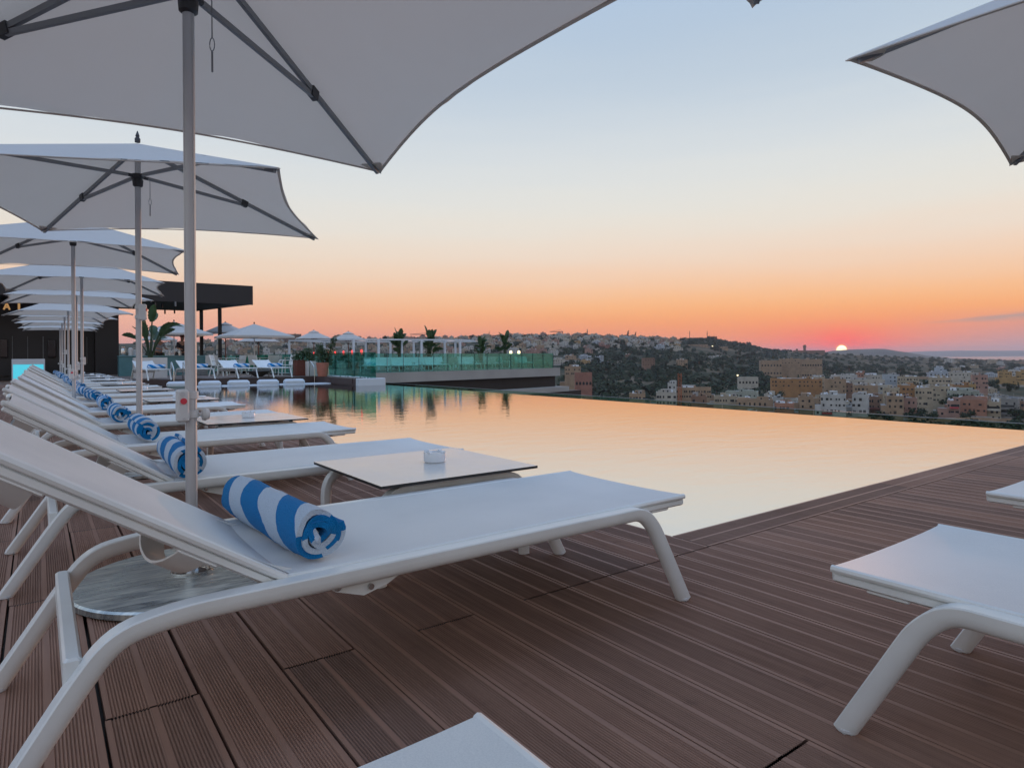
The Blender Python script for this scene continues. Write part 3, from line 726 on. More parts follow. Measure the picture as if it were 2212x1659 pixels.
mb = MB(); slab(mb, -4.2, TW_+.35, -.5, 13, -1.38, -1.055, 0); tag(mb.build('lower_ledge', MT['concrete']), 'pale concrete ledge below the dark storey of the wing', 'ledge')
mb = MB(); slab(mb, -4.0, TW_+2.0, -.3, 12.8, -3.2, -1.385, 0); tag(mb.build('lower_storey', MT['dark_roof']), 'dark lower storey right of the ledge', 'wall')
mb = MB(); mb.box(-8, 16.2, -8, 1.8, -39, -.6); mb.box(-8, UINF+.6, 1.8, 47, -39, -1.95); slab(mb, -4, TW_+3.2, -.8, 12, -39, -3.25)
tag(mb.build('hotel_block', MT['concrete']), 'concrete body of the hotel under the pool deck', 'building')
# glass rail below the infinity edge
mb = MB()
for k_ in range(16):
    v0 = -6 + k_*2.15
    mb.box(12.6, 12.615, v0, v0+2.12, -1.0, -.115)
gb = empty('glass_balustrade', (0, 0, 0), 0, 'low glass balustrade just below the infinity edge of the pool', 'balustrade')
for k_ in range(16):
    v0 = -6 + k_*2.15; mb = MB(); mb.box(12.6, 12.615, v0, v0+2.12, -1.29, -.120); mb.build('glass_panel', MT['glass_low'], gb)
mb = MB(); mb.box(12.595, 12.62, -6, 28.4, -.119, -.109); mb.build('top_rail', MT['rib_metal'], gb)
mb = MB(); mb.box(UINF+.05, 12.9, -6.3, 29, -1.5, -1.3); mb.build('gutter_slab', MT['fascia'], gb)
# glass balustrades
def glass_run(name_pts, z0, z1, label, n, first=None):
    g = empty('glass_balustrade', (0, 0, 0), 0, label, 'balustrade')
    (x0, y0), (x1, y1) = name_pts; L = math.hypot(x1-x0, y1-y0); dx, dy = (x1-x0)/L, (y1-y0)/L
    for i in range(n):
        a_, b_ = L*i/n+.02, L*(i+1)/n-.02; w = .012
        mb = MB(); p = [(x0+dx*a_-dy*w, y0+dy*a_+dx*w), (x0+dx*b_-dy*w, y0+dy*b_+dx*w), (x0+dx*b_+dy*w, y0+dy*b_-dx*w), (x0+dx*a_+dy*w, y0+dy*a_-dx*w)]
        mb.prism(p, z0, z1); mb.build('glass_panel', MT['glass'], g)
        mb = MB(); w = .016; b2 = b_+.012; p = [(x0+dx*b_-dy*w, y0+dy*b_+dx*w), (x0+dx*b2-dy*w, y0+dy*b2+dx*w), (x0+dx*b2+dy*w, y0+dy*b2-dx*w), (x0+dx*b_+dy*w, y0+dy*b_-dx*w)]
        mb.prism(p, z0, z1); mb.build('panel_edge', MT['glass_edge'], g)
    return g
glass_run(((10.45, 23.0), (10.45, 42)), ZD, ZG, 'green glass balustrade along the raised deck by the terracotta pot', 9)
glass_run((tp(0, .12)[:2], tp(TW_-.6, .12)[:2]), ZD, ZG, 'long green glass balustrade on the front edge of the terrace wing', 14)
glass_run((tp(TW_-.6, .12)[:2], tp(TW_-.6, 12)[:2]), ZD, ZG, 'green glass balustrade on the far end of the terrace wing', 5)
glass_run(((5, 46.5), (14, 45.0)), ZD, ZG, 'green glass balustrade behind the dining chairs', 7)
# white pebbles along the foot of the glass
mb = MB(); rg = random.Random(3)
for k_ in range(260):
    v = rg.uniform(23.2, 36); x = rg.uniform(10.15, 10.40); r_ = rg.uniform(.02, .045)
    mb.lathe([(r_*.7, ZD), (r_, ZD+r_*.5), (r_*.5, ZD+r_), (0, ZD+r_*1.05)], 6, c=(x, v))
tag(mb.build('gravel', MT['render_white']), 'white pebbles along the foot of the glass', 'gravel', kind='stuff')

# ---------------------------------------------------------------- dark pavilion with roof
bld = empty('bar_pavilion', (0, 0, 0), 0, 'dark pavilion with deep flat roof and gold letters behind the row', 'building')
ZR0, ZR1 = 4.0, 5.0
a = PT(545, 658.3, ZR0); u1, v1 = a[0], a[1]
vf = v1
b = PT(425, 672.4, ZR0); vb_, ub_ = b[1], b[0]
mb = MB()
mb.prism([(-14, vf), (u1, vf), (ub_, vb_), (-14, vb_)], ZR0, ZR1); mb.build('roof', MT['dark_roof'], bld)
mb = MB(); mb.prism([(-14, vf-.06), (u1+.02, vf-.06), (u1+.02, vf-.005), (-14, vf-.005)], ZR0-.02, ZR1+.03); mb.build('roof_fascia', MT['dark_wall'], bld)
VW = vf + 2.2
wr = PT(257, 790, 0); 
def uat(x, v, z=1.0):          # u where picture column x meets the vertical plane v = const
    a_, b_ = lev(x, hy(x)); k1 = (a_/F*RU[0]+RU[1]); k2 = (a_/F*RV[0]+RV[1]); return v/k2*k1
UW = uat(257, VW)
UP0 = uat(206, VW)
mb = MB(); mb.box(UP0, UW, VW, VW+8, 0, ZR0-.002); mb.build('end_wall', MT['dark_wall'], bld)
mb = MB(); mb.box(-14, UP0-.003, VW+.9, VW+1.2, 0, ZR0-.002)
mb.build('facade', mat('facade_brown', (.026, .022, .022), .6, var=.2, vscale=2, stretch=(1, 1, .15)), bld)
for x in (27, 60, 91, 93, 148, 188):
    u = uat(x*1.0+ (0 if x != 91 else 3), VW+.89); mb = MB(); mb.box(u-.012, u+.012, VW+.87, VW+.898, .8, 2.2); mb.build('joint_strip', MT['planter_grey'], bld)
for x0, x1 in ((0, 17), (103, 121)):
    u0, u1_ = uat(x0, VW+.85), uat(x1, VW+.85); mb = MB(); mb.bbox(u0, u1_, VW+.74, VW+.86, 1.15, 2.05, .02); mb.build('screen', MT['screen_dark'], bld)
# gold letters on the fascia: A I
def onv(x, y, v):
    a_, b_ = lev(x, y); dx, dy, dz = a_/F, 1.0, -b_/F
    t = v/(dx*RV[0]+dy*RV[1]); return t*(dx*RU[0]+dy*RU[1]), 1+dz*t
def letter(name, strokes, x0, x1, y0, y1, vv, th):
    (ua, za), (ub, zb) = onv(x0, y1, vv), onv(x1, y0, vv); mb = MB()
    for (p, q) in strokes:
        P_ = Vector((ua+(ub-ua)*p[0], vv, za+(zb-za)*p[1])); Q_ = Vector((ua+(ub-ua)*q[0], vv, za+(zb-za)*q[1]))
        mb.tube([P_, Q_], 0, prof=[(-th, -.02), (th, -.02), (th, .02), (-th, .02)] , up=(0, 1, 0), smooth=False)
    mb.build(name, MT['gold_letter'], bld)
letter('letter', [((0, 0), (.5, 1)), ((.5, 1), (1, 0)), ((.22, .38), (.78, .38))], 8, 21, 655, 669, vf-.09, .035)
letter('letter', [((.5, 0), (.5, 1))], 38, 44, 655, 669, vf-.09, .045)
for (x, yb) in ((435.5, 806), (475.3, 808.6)):
    D_ = 38.4 if x > 450 else 39.9; p = cw((x-PX)/F*D_, D_)
    mb = MB(); mb.box(p[0]-.09, p[0]+.09, p[1]-.09, p[1]+.09, ZD, ZR0-.001); mb.build('post', MT['dark_roof'], bld)
for (x, y) in ((448, 611+40), (397, 706-20), (428, 700), (438, 690)): pass
for (x, y, D) in ((602, 488, 0), (558, 540, 0), (695, 515, 0), (735, 600, 0), (865, 595, 0), (878, 492, 0)):
    X, Y = (380+x/3.95)/1.5886, (920+y/3.95)/1.5886
    p = PT(X, Y, ZR0-.16); mb = MB(); mb.cyl(p[0], p[1], ZR0-.26, ZR0-.02, .045, 10); mb.build('spotlight', MT['planter_grey'] if x < 600 or x > 800 else MT['dark_plastic'], bld)
# lit cyan bar box
p0 = PT(25, 824.5, 0); p1 = PT(97, 822, 0)
mb = MB(); vv = (p0[1]+p1[1])/2; ua, ub = uat(25, vv), uat(97, vv)
lb = empty('light_bar', (0, 0, 0), 0, 'white framed booth glowing cyan in front of the dark facade', 'bar booth')
mb.box(ua, ub, vv+.03, vv+.9, 0, 1.06); mb.box(ua, ua+.05, vv, vv+.03, 0, 1.06); mb.box(ub-.05, ub, vv, vv+.03, 0, 1.06); mb.box(ua+.05, ub-.05, vv, vv+.03, .80, 1.06); mb.build('frame', MT['render_white'], lb)
mb = MB(); mb.box(ua+.052, ub-.052, vv+.012, vv+.028, .0, .798); pn = mb.build('glowing_panel', MT['cyan_panel'], lb)
# teal bar counter
pa = PT(256, 806, ZD); va = 35.2; ua, ub = uat(257.5, va), uat(451, va+1.5)
bc = empty('bar_counter', (0, 0, 0), 0, 'long teal bar counter below the dark roof', 'bar counter')
mb = MB(); mb.box(ua, ub, va, va+.7, ZD, 1.14); mb.build('front', MT['teal'], bc)
mb = MB(); mb.bbox(ua-.02, ub+.03, va-.04, va+.75, 1.14, 1.18, .008); mb.build('counter_top', mat('counter_top', (.12, .26, .28), .3), bc)
rg = random.Random(11)
def bottle(x, h, r_, m, v, lab, nm='bottle', cat='bottle'):
    u = uat(x, v); mb = MB(); mb.lathe([(r_, 0), (r_, h*.6), (r_*.35, h*.75), (r_*.35, h), (0, h)], 10)
    tag(mb.build(nm, m, None, (u, v, 1.18)), lab, cat)
mb = MB(); mb.lathe([(.10, 0), (.12, .05), (.12, .30), (.07, .36), (.09, .38), (.09, .42), (0, .44)], 14); tag(mb.build('drink_dispenser', MT['steel'], None, (uat(266, va+.3), va+.3, 1.18)), 'steel drink dispenser at the dark wall end of the bar', 'dispenser')
mb = MB(); mb.lathe([(.09, 0), (.10, .02), (.10, .34), (.06, .37), (0, .38)], 14); tag(mb.build('milk_urn', MT['planter_white'], None, (uat(282, va+.3), va+.3, 1.18)), 'pale urn left of the banana plant on the bar', 'urn')
mb = MB()
for k_ in range(7): mb.lathe([(.07, .045*k_), (.085, .045*k_+.03), (.07, .045*k_+.032)], 12)
tag(mb.build('cup_stack', MT['ceramic'], None, (uat(291, va+.3), va+.3, 1.18)), 'stack of white cups on the bar behind the banana plant', 'cups')
mb = MB(); mb.bbox(-.2, .2, -.12, .12, 0, .22, .02); tag(mb.build('coffee_machine', MT['black'], None, (uat(325, va+.3), va+.3, 1.18)), 'black box shaped machine on the bar left of the barman', 'machine')
for (x, h, r_, m, lb_) in ((354, .16, .04, MT['leaf'], 'small green bottle on the bar right of the barman'), (366, .26, .05, MT['planter_white'], 'pale bottle on the bar near the thin umbrella pole'),
                            (381, .20, .06, MT['black'], 'squat black bottle on the bar near the second bartender'), (387, .34, .04, MT['steel'], 'tall shiny bottle beside the second bartender'),
                            (390, .30, .035, MT['canvas_cream'], 'cream bottle beside the second bartender')):
    bottle(x, h, r_, m, va+.3, lb_)

# ---------------------------------------------------------------- people behind the bar
def person(joints_h, loc, rz, top, hair, lab, cap=False):
    root = empty('person', loc, rz, lab, 'person')
    k = 1.95/1.75
    J = {'pel': (0, 0, .95), 'spn': (0, -.01, 1.15), 'chs': (0, -.03, 1.38), 'nck': (0, -.04, 1.50), 'hd': (0, -.07, 1.58), 'hd2': (0, -.08, 1.68),
         'sl': (-.18, -.03, 1.42), 'el': (-.24, -.12, 1.17), 'hl': (-.14, -.36, 1.12), 'sr': (.18, -.03, 1.42), 'er': (.25, -.10, 1.17), 'hr': (.10, -.38, 1.14),
         'll': (-.09, 0, .90), 'kl': (-.10, -.03, .50), 'al': (-.11, .02, .09), 'tl': (-.11, -.14, .03), 'lr': (.09, 0, .90), 'kr': (.10, -.02, .50), 'ar': (.11, .02, .09), 'tr': (.11, -.14, .03)}
    E_ = [('pel', 'spn'), ('spn', 'chs'), ('chs', 'nck'), ('nck', 'hd'), ('hd', 'hd2'), ('chs', 'sl'), ('sl', 'el'), ('el', 'hl'), ('chs', 'sr'), ('sr', 'er'), ('er', 'hr'),
          ('pel', 'll'), ('ll', 'kl'), ('kl', 'al'), ('al', 'tl'), ('pel', 'lr'), ('lr', 'kr'), ('kr', 'ar'), ('ar', 'tr')]
    rad = {'pel': .14, 'spn': .125, 'chs': .14, 'nck': .055, 'hd': .085, 'hd2': .095, 'sl': .06, 'el': .045, 'hl': .032, 'sr': .06, 'er': .045, 'hr': .032, 'll': .085, 'kl': .06, 'al': .04, 'tl': .035, 'lr': .085, 'kr': .06, 'ar': .04, 'tr': .035}
    def skin(names, edges, nm, m, grow=1.0):
        me = bpy.data.meshes.new(nm); me.from_pydata([Vector(J[n]) for n in names], [(names.index(a_), names.index(b_)) for a_, b_ in edges], [])
        o = bpy.data.objects.new(nm, me); C.objects.link(o); o.parent = root
        md = o.modifiers.new('skin', 'SKIN'); sv = me.skin_vertices[0].data
        for i, n in enumerate(names): sv[i].radius = (rad[n]*grow, rad[n]*grow*.8); sv[i].use_root = (i == 0)
        o.modifiers.new('sub', 'SUBSURF').levels = 2; me.materials.append(m)
        o.modifiers['sub'].render_levels = 2
        for p_ in me.polygons: p_.use_smooth = True
        return o
    # fingers: short chains out of each palm
    nm = list(J); ed = list(E_)
    for s, hnd in ((-1, 'hl'), (1, 'hr')):
        hx, hy_, hz = J[hnd]
        for q in range(5):
            a_, b_ = '%sf%d' % (hnd, q), '%sg%d' % (hnd, q)
            off = (q-1.5)*.018 if q < 4 else -.045*s
            J[a_] = (hx+off, hy_-(.055 if q < 4 else .01), hz-.005); J[b_] = (hx+off*1.1, hy_-(.095 - .006*abs(q-1.5) if q < 4 else .04), hz-.03)
            rad[a_] = rad[b_] = .009; nm += [a_, b_]; ed += [(hnd, a_), (a_, b_)]
    skin(nm, ed, 'body', MT['skin'])
    skin(['pel', 'spn', 'chs', 'sl', 'el', 'sr', 'er'], [('pel', 'spn'), ('spn', 'chs'), ('chs', 'sl'), ('sl', 'el'), ('chs', 'sr'), ('sr', 'er')], 'shirt', top, 1.16)
    skin(['pel', 'll', 'kl', 'al', 'lr', 'kr', 'ar'], [('pel', 'll'), ('ll', 'kl'), ('kl', 'al'), ('pel', 'lr'), ('lr', 'kr'), ('kr', 'ar')], 'trousers', MT['cloth_dark'], 1.14)
    mb = MB(1.0); mb.lathe([(.088, 1.655), (.100, 1.70), (.092, 1.75), (.05, 1.79), (0, 1.795)], 16, c=(0, -.065)); mb.build('hair', hair, root)
    mb = MB(1.0); mb.lathe([(.006, 1.63), (.016, 1.64), (.010, 1.67), (.004, 1.69)], 8, c=(0, -.165)); mb.build('nose', MT['skin'], root)
    mb = MB(1.0)
    if cap: mb.lathe([(.10, 1.70), (.104, 1.72), (.09, 1.79), (.04, 1.81), (0, 1.815)], 16, c=(0, -.065)); mb.prism([(-.07, -.14), (.07, -.14), (.05, -.235), (-.05, -.235)], 1.70, 1.712); mb.build('cap', MT['terracotta'], root)
    return root
person(1, (uat(343, 36.4), 36.4, ZD), R(28), MT['cloth_light'], MT['cloth_dark'], 'barman in a pale shirt and reddish cap bending over the bar', True)
person(1, (uat(393, 36.4), 36.4, ZD), R(10), MT['cloth_dark'], MT['rust'], 'bartender in dark clothes half hidden by the nearest umbrella pole')

# ---------------------------------------------------------------- pool ladders, floats
def ladder(x, w, lab):
    root = empty('pool_ladder', (x, VFAR+.25, 0), 0, lab, 'pool ladder', 'steel pool ladders at the far end')
    for s in (-1, 1):
        mb = MB(); mb.tube(fillet([(s*w/2, .35, ZD), (s*w/2, .28, .92), (s*w/2, -.30, .62), (s*w/2, -.34, -1.1)], [.12, .16], 6), .024, 10); mb.build('handrail', MT['steel'], root)
    for z in (-.12, -.45, -.8):
        mb = MB(); mb.bbox(-w/2, w/2, -.42, -.26, z, z+.03, .006); mb.build('step', MT['steel'], root)
ladder(uat(386, VFAR+.2), .42, 'steel pool ladder seen just left of the nearest umbrella pole')
ladder(uat(690, VFAR+.2), .62, 'steel pool ladder in front of the terracotta pot')
def pool_float(first=[None]):
    if first[0] is None:
        root = empty('pool_lounger')
        mb = MB(); mb.bbox(.31, 1.35, -.28, .28, -.02, .03, .02); mb.build('mat', MT['render_white'], root)
        mb = MB(); mb.bbox(-.46, .30, -.28, .28, -.02, .21, .07); mb.build('head_bolster', MT['render_white'], root)
        first[0] = Kit(root)
    return first[0]
FL = pool_float()
for i, (x0, x1, y) in enumerate(((338, 387, 835.5), (408, 449, 833.5), (463, 510, 831.5), (523, 567, 829.5), (577, 621, 828))):
    p = PT((x0+x1)/2, y, ZW)
    FL.put((p[0]+.3, min(p[1]+.2, VFAR-1.0)-.1*i, ZW), R(-8), '%s white floating pool lounger with bolster, counted from the left' % ['first', 'second', 'third', 'fourth', 'fifth'][i], 'pool float', 'white floating pool loungers at the far edge')

# ---------------------------------------------------------------- far deck furniture
FLG = make_lounger(26, .70); FLK = Kit(FLG)
FT = Kit(make_towel(9, L=.62, r1=.085, twist=1.2))
for i, (xl, xr, y) in enumerate(((327, 365, 821.4), (422, 464, 819), (522, 553, 817.2), (597, 628, 815.3))):
    p = PT((xl+xr)/2, y, ZD)
    FLK.put((p[0], p[1], ZD), R(-90+8), '%s of the four white loungers on the raised deck, from the left' % ['first', 'second', 'third', 'fourth'][i], 'sun lounger', 'white loungers on the raised deck')
    FT.put((p[0]+.05, p[1]+1.35, ZD+.418+.08), R(-90+8), 'striped towel on the %s lounger of the raised deck from the left' % ['first', 'second', 'third', 'fourth'][i], 'towel', 'towels on the raised deck')
def make_chair():
    root = empty('dining_chair'); prof = rounded(.022, .022)
    for s in (-1, 1):
        mb = MB(); mb.tube(fillet([(s*.27, -.27, 0), (s*.27, -.23, .70), (s*.27, .20, .70)], [.10], 6), 0, prof=prof); mb.build('front_leg', MT['white_metal'], root)
        mb = MB(); mb.tube(fillet([(s*.26, .34, 0), (s*.26, .22, .48), (s*.26, .34, .95)], [.12], 5), 0, prof=prof); mb.build('rear_leg', MT['white_metal'], root)
    mb = MB(); mb.bbox(-.26, .26, -.24, .24, .46, .49, .01); mb.build('seat', MT['sling'], root)
    mb = MB(); mb.prism([(.235, .50), (.345, .95), (.36, .95), (.25, .50)], -.25, .25, 'x'); mb.build('backrest', MT['sling'], root)
    return root
CH = Kit(make_chair())
def dining(x, y, rz, lab):
    p = PT(x, y, ZD); CH.put((p[0], p[1], ZD), R(rz), lab, 'chair', 'white dining chairs on the far decks')
for x, y, rz, lab in ((398, 809, 100, 'white armchair between the bar and the first far umbrella pole'), (378, 808, -60, 'white armchair in front of the teal bar'), (457, 809, 170, 'white armchair behind the second far lounger'),
    (473, 812.5, 60, 'cream armchair facing left at the foot of the dark post'), (421, 806.5, 200, 'white armchair at the bar right of the nearest pole'), (513, 808, -70, 'white armchair left of the second far umbrella'), (556, 809, 120, 'white armchair at the foot of the second far umbrella'),
    (585, 807, 190, 'white armchair behind the fourth far lounger'), (618, 811, -90, 'white armchair right of the fourth far lounger'), (603, 806, 150, 'white armchair between the fourth lounger and the brown planter')):
    dining(x, y, rz, lab)
def make_dtable():
    root = empty('dining_table')
    mb = MB(); mb.bbox(-.45, .45, -.45, .45, .80, .83, .008); mb.build('table_top', MT['laminate'], root)
    for sx in (-1, 1):
        for sy in (-1, 1): mb = MB(); mb.bbox(sx*.40-.025, sx*.40+.025, sy*.40-.025, sy*.40+.025, 0, .80, .005); mb.build('leg', MT['white_metal'], root)
    return root
DT = Kit(make_dtable())
for x, y, lab in ((402, 806.5, 'white dining table at the left end of the bar terrace'), (450, 807.5, 'white dining table left of the dark post'), (500, 806.5, 'white dining table right of the dark post'), (572, 807, 'white dining table under the second far umbrella'), (640, 808, 'white dining table beside the brown planter')):
    p = PT(x, y, ZD); DT.put((p[0], p[1], ZD), R(5), lab, 'table', 'white dining tables on the far deck')
mb = MB(); mb.lathe([(.26, 0), (.28, .02), (.28, .55), (.26, .57), (0, .57)], 20)
p = PT(435, 811, ZD); tag(mb.build('waste_bin', MT['planter_grey'], None, (p[0], p[1], ZD)), 'round grey bin right of the nearest umbrella pole on the raised deck', 'bin')
mb = MB(); mb.lathe([(.14, 0), (.18, .02), (.50, .22), (.53, .25), (.50, .25), (.44, .20), (0, .18)], 28)
BW = Kit(mb.build('bowl_planter', MT['planter_grey']))
for x, y, lab, z in ((273, 820.5, 'shallow grey bowl planter at the foot of the dark wall', 0), (559, 813.5, 'shallow grey bowl planter behind the third far lounger', ZD), (2, 822, 'shallow grey bowl cut by the left edge beside the booth', 0)):
    p = PT(x, y, z); BW.put((p[0], p[1], z), 0, lab, 'bowl planter', 'grey bowl planters')
# plants
def leaf_blade(mb, base, tip, w, fold=.25, sag=.15, seg=7, mi=0, cut=True, rg=random):
    B, T_ = Vector(base), Vector(tip); d_ = T_-B; L = d_.length; sd = d_.cross(Vector((0, 0, 1)))
    sd = sd.normalized() if sd.length > 1e-4 else Vector((1, 0, 0))
    a_ = rg.uniform(-.9, .9); sd = (Matrix.Rotation(a_, 3, d_.normalized()) @ sd); up = sd.cross(d_).normalized()
    vs = []; fs = []
    for i in range(seg+1):
        t = i/seg; c = B + d_*t - Vector((0, 0, sag*L*t*t))
        ww = w*math.sin(math.pi*min(t*.92+.08, 1))**.6*(1 if not cut or i % 2 == 0 else rg.uniform(.72, .95))
        vs += [c - sd*ww + up*fold*ww, c, c + sd*ww + up*fold*ww]
    for i in range(seg): b = i*3; fs += [(b, b+1, b+4, b+3), (b+1, b+2, b+5, b+4)]
    mb.add(vs, fs, mi)
def strelitzia(loc, h, n, seed, lab, pot, lean=.4, group=None):
    rg = random.Random(seed); root = empty('banana_plant', loc, 0, lab, 'plant', group)
    mb = MB(); st = MB()
    for k_ in range(n):
        a_ = rg.uniform(0, 6.28); hh = h*rg.uniform(.30, .74); rr = lean*h*rg.uniform(.25, .7)*(1.15-hh/h)
        o_ = Vector((math.cos(a_), math.sin(a_), 0)); top = o_*rr + Vector((0, 0, hh)); b0 = o_*rg.uniform(.02, .08)
        st.tube([b0, (b0+top)/2-o_*.05, top], [.035, .026, .014], 6)
        L_ = h*rg.uniform(.26, .38); el_ = rg.uniform(.75, 1.45) if hh > .55*h else rg.uniform(.2, 1.0)
        tip = top + o_*L_*math.cos(el_)*(.5+lean) + Vector((0, 0, L_*math.sin(el_)))
        leaf_blade(mb, top, tip, h*.072, .35, rg.uniform(.05, .35), 12, rg=rg)
    st.build('stem', MT['leaf_dark'], root); mb.build('foliage', MT['leaf'], root)
    if pot == 'white':
        mb = MB(); mb.box(-.60, .60, -.3, .3, -.95, 0); mb.build('planter_box', MT['planter_white'], root)
    if pot == 'bowl':
        mb = MB(); mb.lathe([(.18, -.34), (.24, -.32), (.52, -.04), (.54, 0), (0, -.04)], 22); mb.build('planter_bowl', MT['planter_grey'], root)
    return root
p = PT(290, 818, ZD)
strelitzia((p[0]+.62, p[1]+.4, ZD+.85), 2.45, 17, 5, 'tall banana plant in a long white planter right of the dark wall', 'white', .55)
def shrub(mb, c, r_, n, rg, s=.055):
    for k_ in range(n):
        v_ = Vector((rg.gauss(0, 1), rg.gauss(0, 1), rg.gauss(0, 1))).normalized()*r_*rg.uniform(.35, 1.05)
        p_ = Vector(c)+Vector((v_.x, v_.y, v_.z*1.15)); d_ = Vector((rg.gauss(0, 1), rg.gauss(0, 1), rg.gauss(0, 1))).normalized()*s*rg.uniform(.6, 1.4)
        leaf_blade(mb, p_, p_+d_*1.6, s*.42, .3, .2, 2, rg=rg, cut=False)
def potted(name, prof_fn, x, y, pm, lab, seed, blobs, k_=.74):
    rg = random.Random(seed); p = PT(x, y, ZD); root = empty(name, (p[0], p[1], ZD), 0, lab, 'potted plant')
    mb = MB(); prof_fn(mb); mb.build('pot', pm, root); mb = MB(); st = MB()
    for (c, r_, n) in blobs:
        shrub(mb, c, r_, n, rg, .07); st.tube([(0, 0, .5), (c[0]*.6, c[1]*.6, (c[2]+.5)/2), c], [.02, .015, .008], 6)
    mb.build('foliage', MT['leaf'], root); st.build('stem', MT['wood'], root); root.scale = (k_, k_, k_)
potted('potted_shrub', lambda m: m.lathe([(.24, 0), (.27, .02), (.36, .72), (.36, .80), (.32, .80), (.30, .72), (0, .70)], 24), 697, 813.5, MT['terracotta'], 'leafy green shrub in a terracotta pot by the right pool ladder', 21,
       [((0, 0, 1.15), .42, 420), ((-.12, 0, 1.55), .34, 260), ((.28, 0, 1.25), .30, 200), ((.52, -.1, 1.75), .26, 170), ((.62, -.12, 2.10), .2, 110), ((.40, 0, .9), .22, 120)])
potted('potted_shrub', lambda m: m.bbox(-.34, .34, -.28, .28, 0, .95, .02), 648, 812, MT['rust'], 'dark shrub in a tall rust brown box left of the grey box', 22, [((0, 0, 1.15), .34, 260), ((.3, 0, 1.35), .26, 170), ((-.28, 0, 1.1), .22, 130)])
potted('potted_shrub', lambda m: m.bbox(-.26, .26, -.26, .26, 0, .88, .02), 672, 812, MT['planter_white'], 'grey green shrub in a tall pale square box', 23, [((0, 0, 1.1), .34, 300), ((-.1, 0, 1.45), .25, 170)])
# far umbrellas
def make_market(rim, w, wood=True, sides=8, h=.62):
    root = empty('market_umbrella'); pm = MT['wood'] if wood else MT['pole_metal']
    mb = MB(); mb.cyl(0, 0, 0, rim+h, .032 if wood else .025, 10); mb.build('pole', pm, root)
    mb = MB(); mb.lathe([(.32, 0), (.33, .02), (.33, .06), (.30, .07), (0, .07)], 20); mb.build('base', MT['planter_grey'], root)
    mb = MB(); mb.lathe([(.02, rim+h), (.035, rim+h+.04), (.03, rim+h+.08), (0, rim+h+.11)], 10); mb.build('finial', MT['dark_plastic'] if not wood else MT['wood'], root)
    cs = [Vector((w*math.cos(2*math.pi*(k_+.5)/sides), w*math.sin(2*math.pi*(k_+.5)/sides), rim)) for k_ in range(sides)]
    A = Vector((0, 0, rim+h)); mb = MB(); vd = .28 if wood else .001
    for k_ in range(sides):
        c0, c1 = cs[k_], cs[(k_+1) % sides]; n_ = 5
        B0, B1 = A.lerp(c0, vd*.75), A.lerp(c1, vd*.75); vs = []; fs = []
        for i in range(n_+1):
            t = i/n_; q = 4*t*(1-t); e = c0.lerp(c1, t); e = e*(1-.03*q); e.z = rim+.02*q
            b_ = B0.lerp(B1, t); vs += [b_, e, e-Vector((0, 0, .09 if not wood else .03))]
        for i in range(n_): fs += [(i*3, i*3+1, i*3+4, i*3+3), (i*3+1, i*3+2, i*3+5, i*3+4)]
        mb.add(vs, fs, 0, False)
    cn = mb.build('canopy', MT['canvas_cream'] if wood else MT['canvas'], root)
    if wood:
        mb = MB(); n_ = sides
        ring = [A.lerp(c, vd)+Vector((0, 0, .07)) for c in cs]; mb.add([A+Vector((0, 0, .05))]+ring+[r_-Vector((0, 0, .05)) for r_ in ring], [(0, 1+i, 1+(i+1) % n_) for i in range(n_)]+[(1+i, 1+n_+i, 1+n_+(i+1) % n_, 1+(i+1) % n_) for i in range(n_)])
        mb.build('vent_cap', MT['canvas_cream'], cn)
    hub = Vector((0, 0, rim-.12))
    for c in cs[::(1 if wood else 1)]:
        mb = MB(); mb.tube([A-Vector((0, 0, .04)), c-Vector((0, 0, .02))], .013, 5); mb.build('rib', pm, root)
        mb = MB(); mb.tube([hub, A.lerp(c, .48)-Vector((0, 0, .05))], .013, 5); mb.build('strut', pm, root)
    return root
def put_market(x, Yc, y_rim, wood, lab, w):
    X, Y = (x-PX)/F*Yc, Yc; u, v = cw(X, Y); rim = 1+(hy(x)-y_rim)*Yc/F-ZD
    o = make_market(rim, w, wood, 8 if wood else 4); o.location = Vector((u, v, ZD))*S; o.rotation_euler = (0, 0, R(rng.uniform(-8, 8)) + (R(10) if not wood else 0))
    tag(o, lab, 'umbrella', 'umbrellas on the far decks')
put_market(376.3, 32, 722, False, 'white square umbrella on the raised deck, left one with a thin white pole', 2.05)
put_market(549.6, 32, 727, False, 'white square umbrella on the raised deck, right one with a thin white pole', 2.05)
put_market(487.4, 40, 719.5, True, 'cream umbrella with vent cap and wooden pole beside the dark post', 1.42)
put_market(558.5, 45, 738.5, True, 'small cream umbrella with wooden pole behind the right white umbrella', 1.45)
put_market(343.6, 50, 735, True, 'cream umbrella with wooden pole behind the left white umbrella', 1.40)
put_market(678.2, 50, 732, True, 'cream umbrella with wooden pole above the terracotta pot', 1.42)
put_market(752.7, 47, 736, True, 'cream umbrella with wooden pole left of the white pergola', 1.42)
# red lamps at the glass joints
mb = MB(); mb.cyl(0, 0, 0, 1.05, .010, 6); pst = mb.build('garden_lamp', MT['dark_plastic']); mb = MB(); mb.lathe([(.02, .98), (.035, 1.0), (.035, 1.16), (.02, 1.18), (0, 1.18)], 10); mb.build('lamp_tube', MT['red_glow'], pst)
GLK = Kit(pst)
for i, (x, D) in enumerate(((678, 36), (708, 34.5), (724, 33), (742, 30.5), (760.5, 28.5), (781, 26.3))):
    u, v = cw((x-PX)/F*D, D); GLK.put((u, v, ZD-.06 - i*.0), 0, 'red tube lamp on a thin post by the glass, %s from the left' % ['first', 'second', 'third', 'fourth', 'fifth', 'sixth'][i], 'lamp', 'red lamps along the green glass')
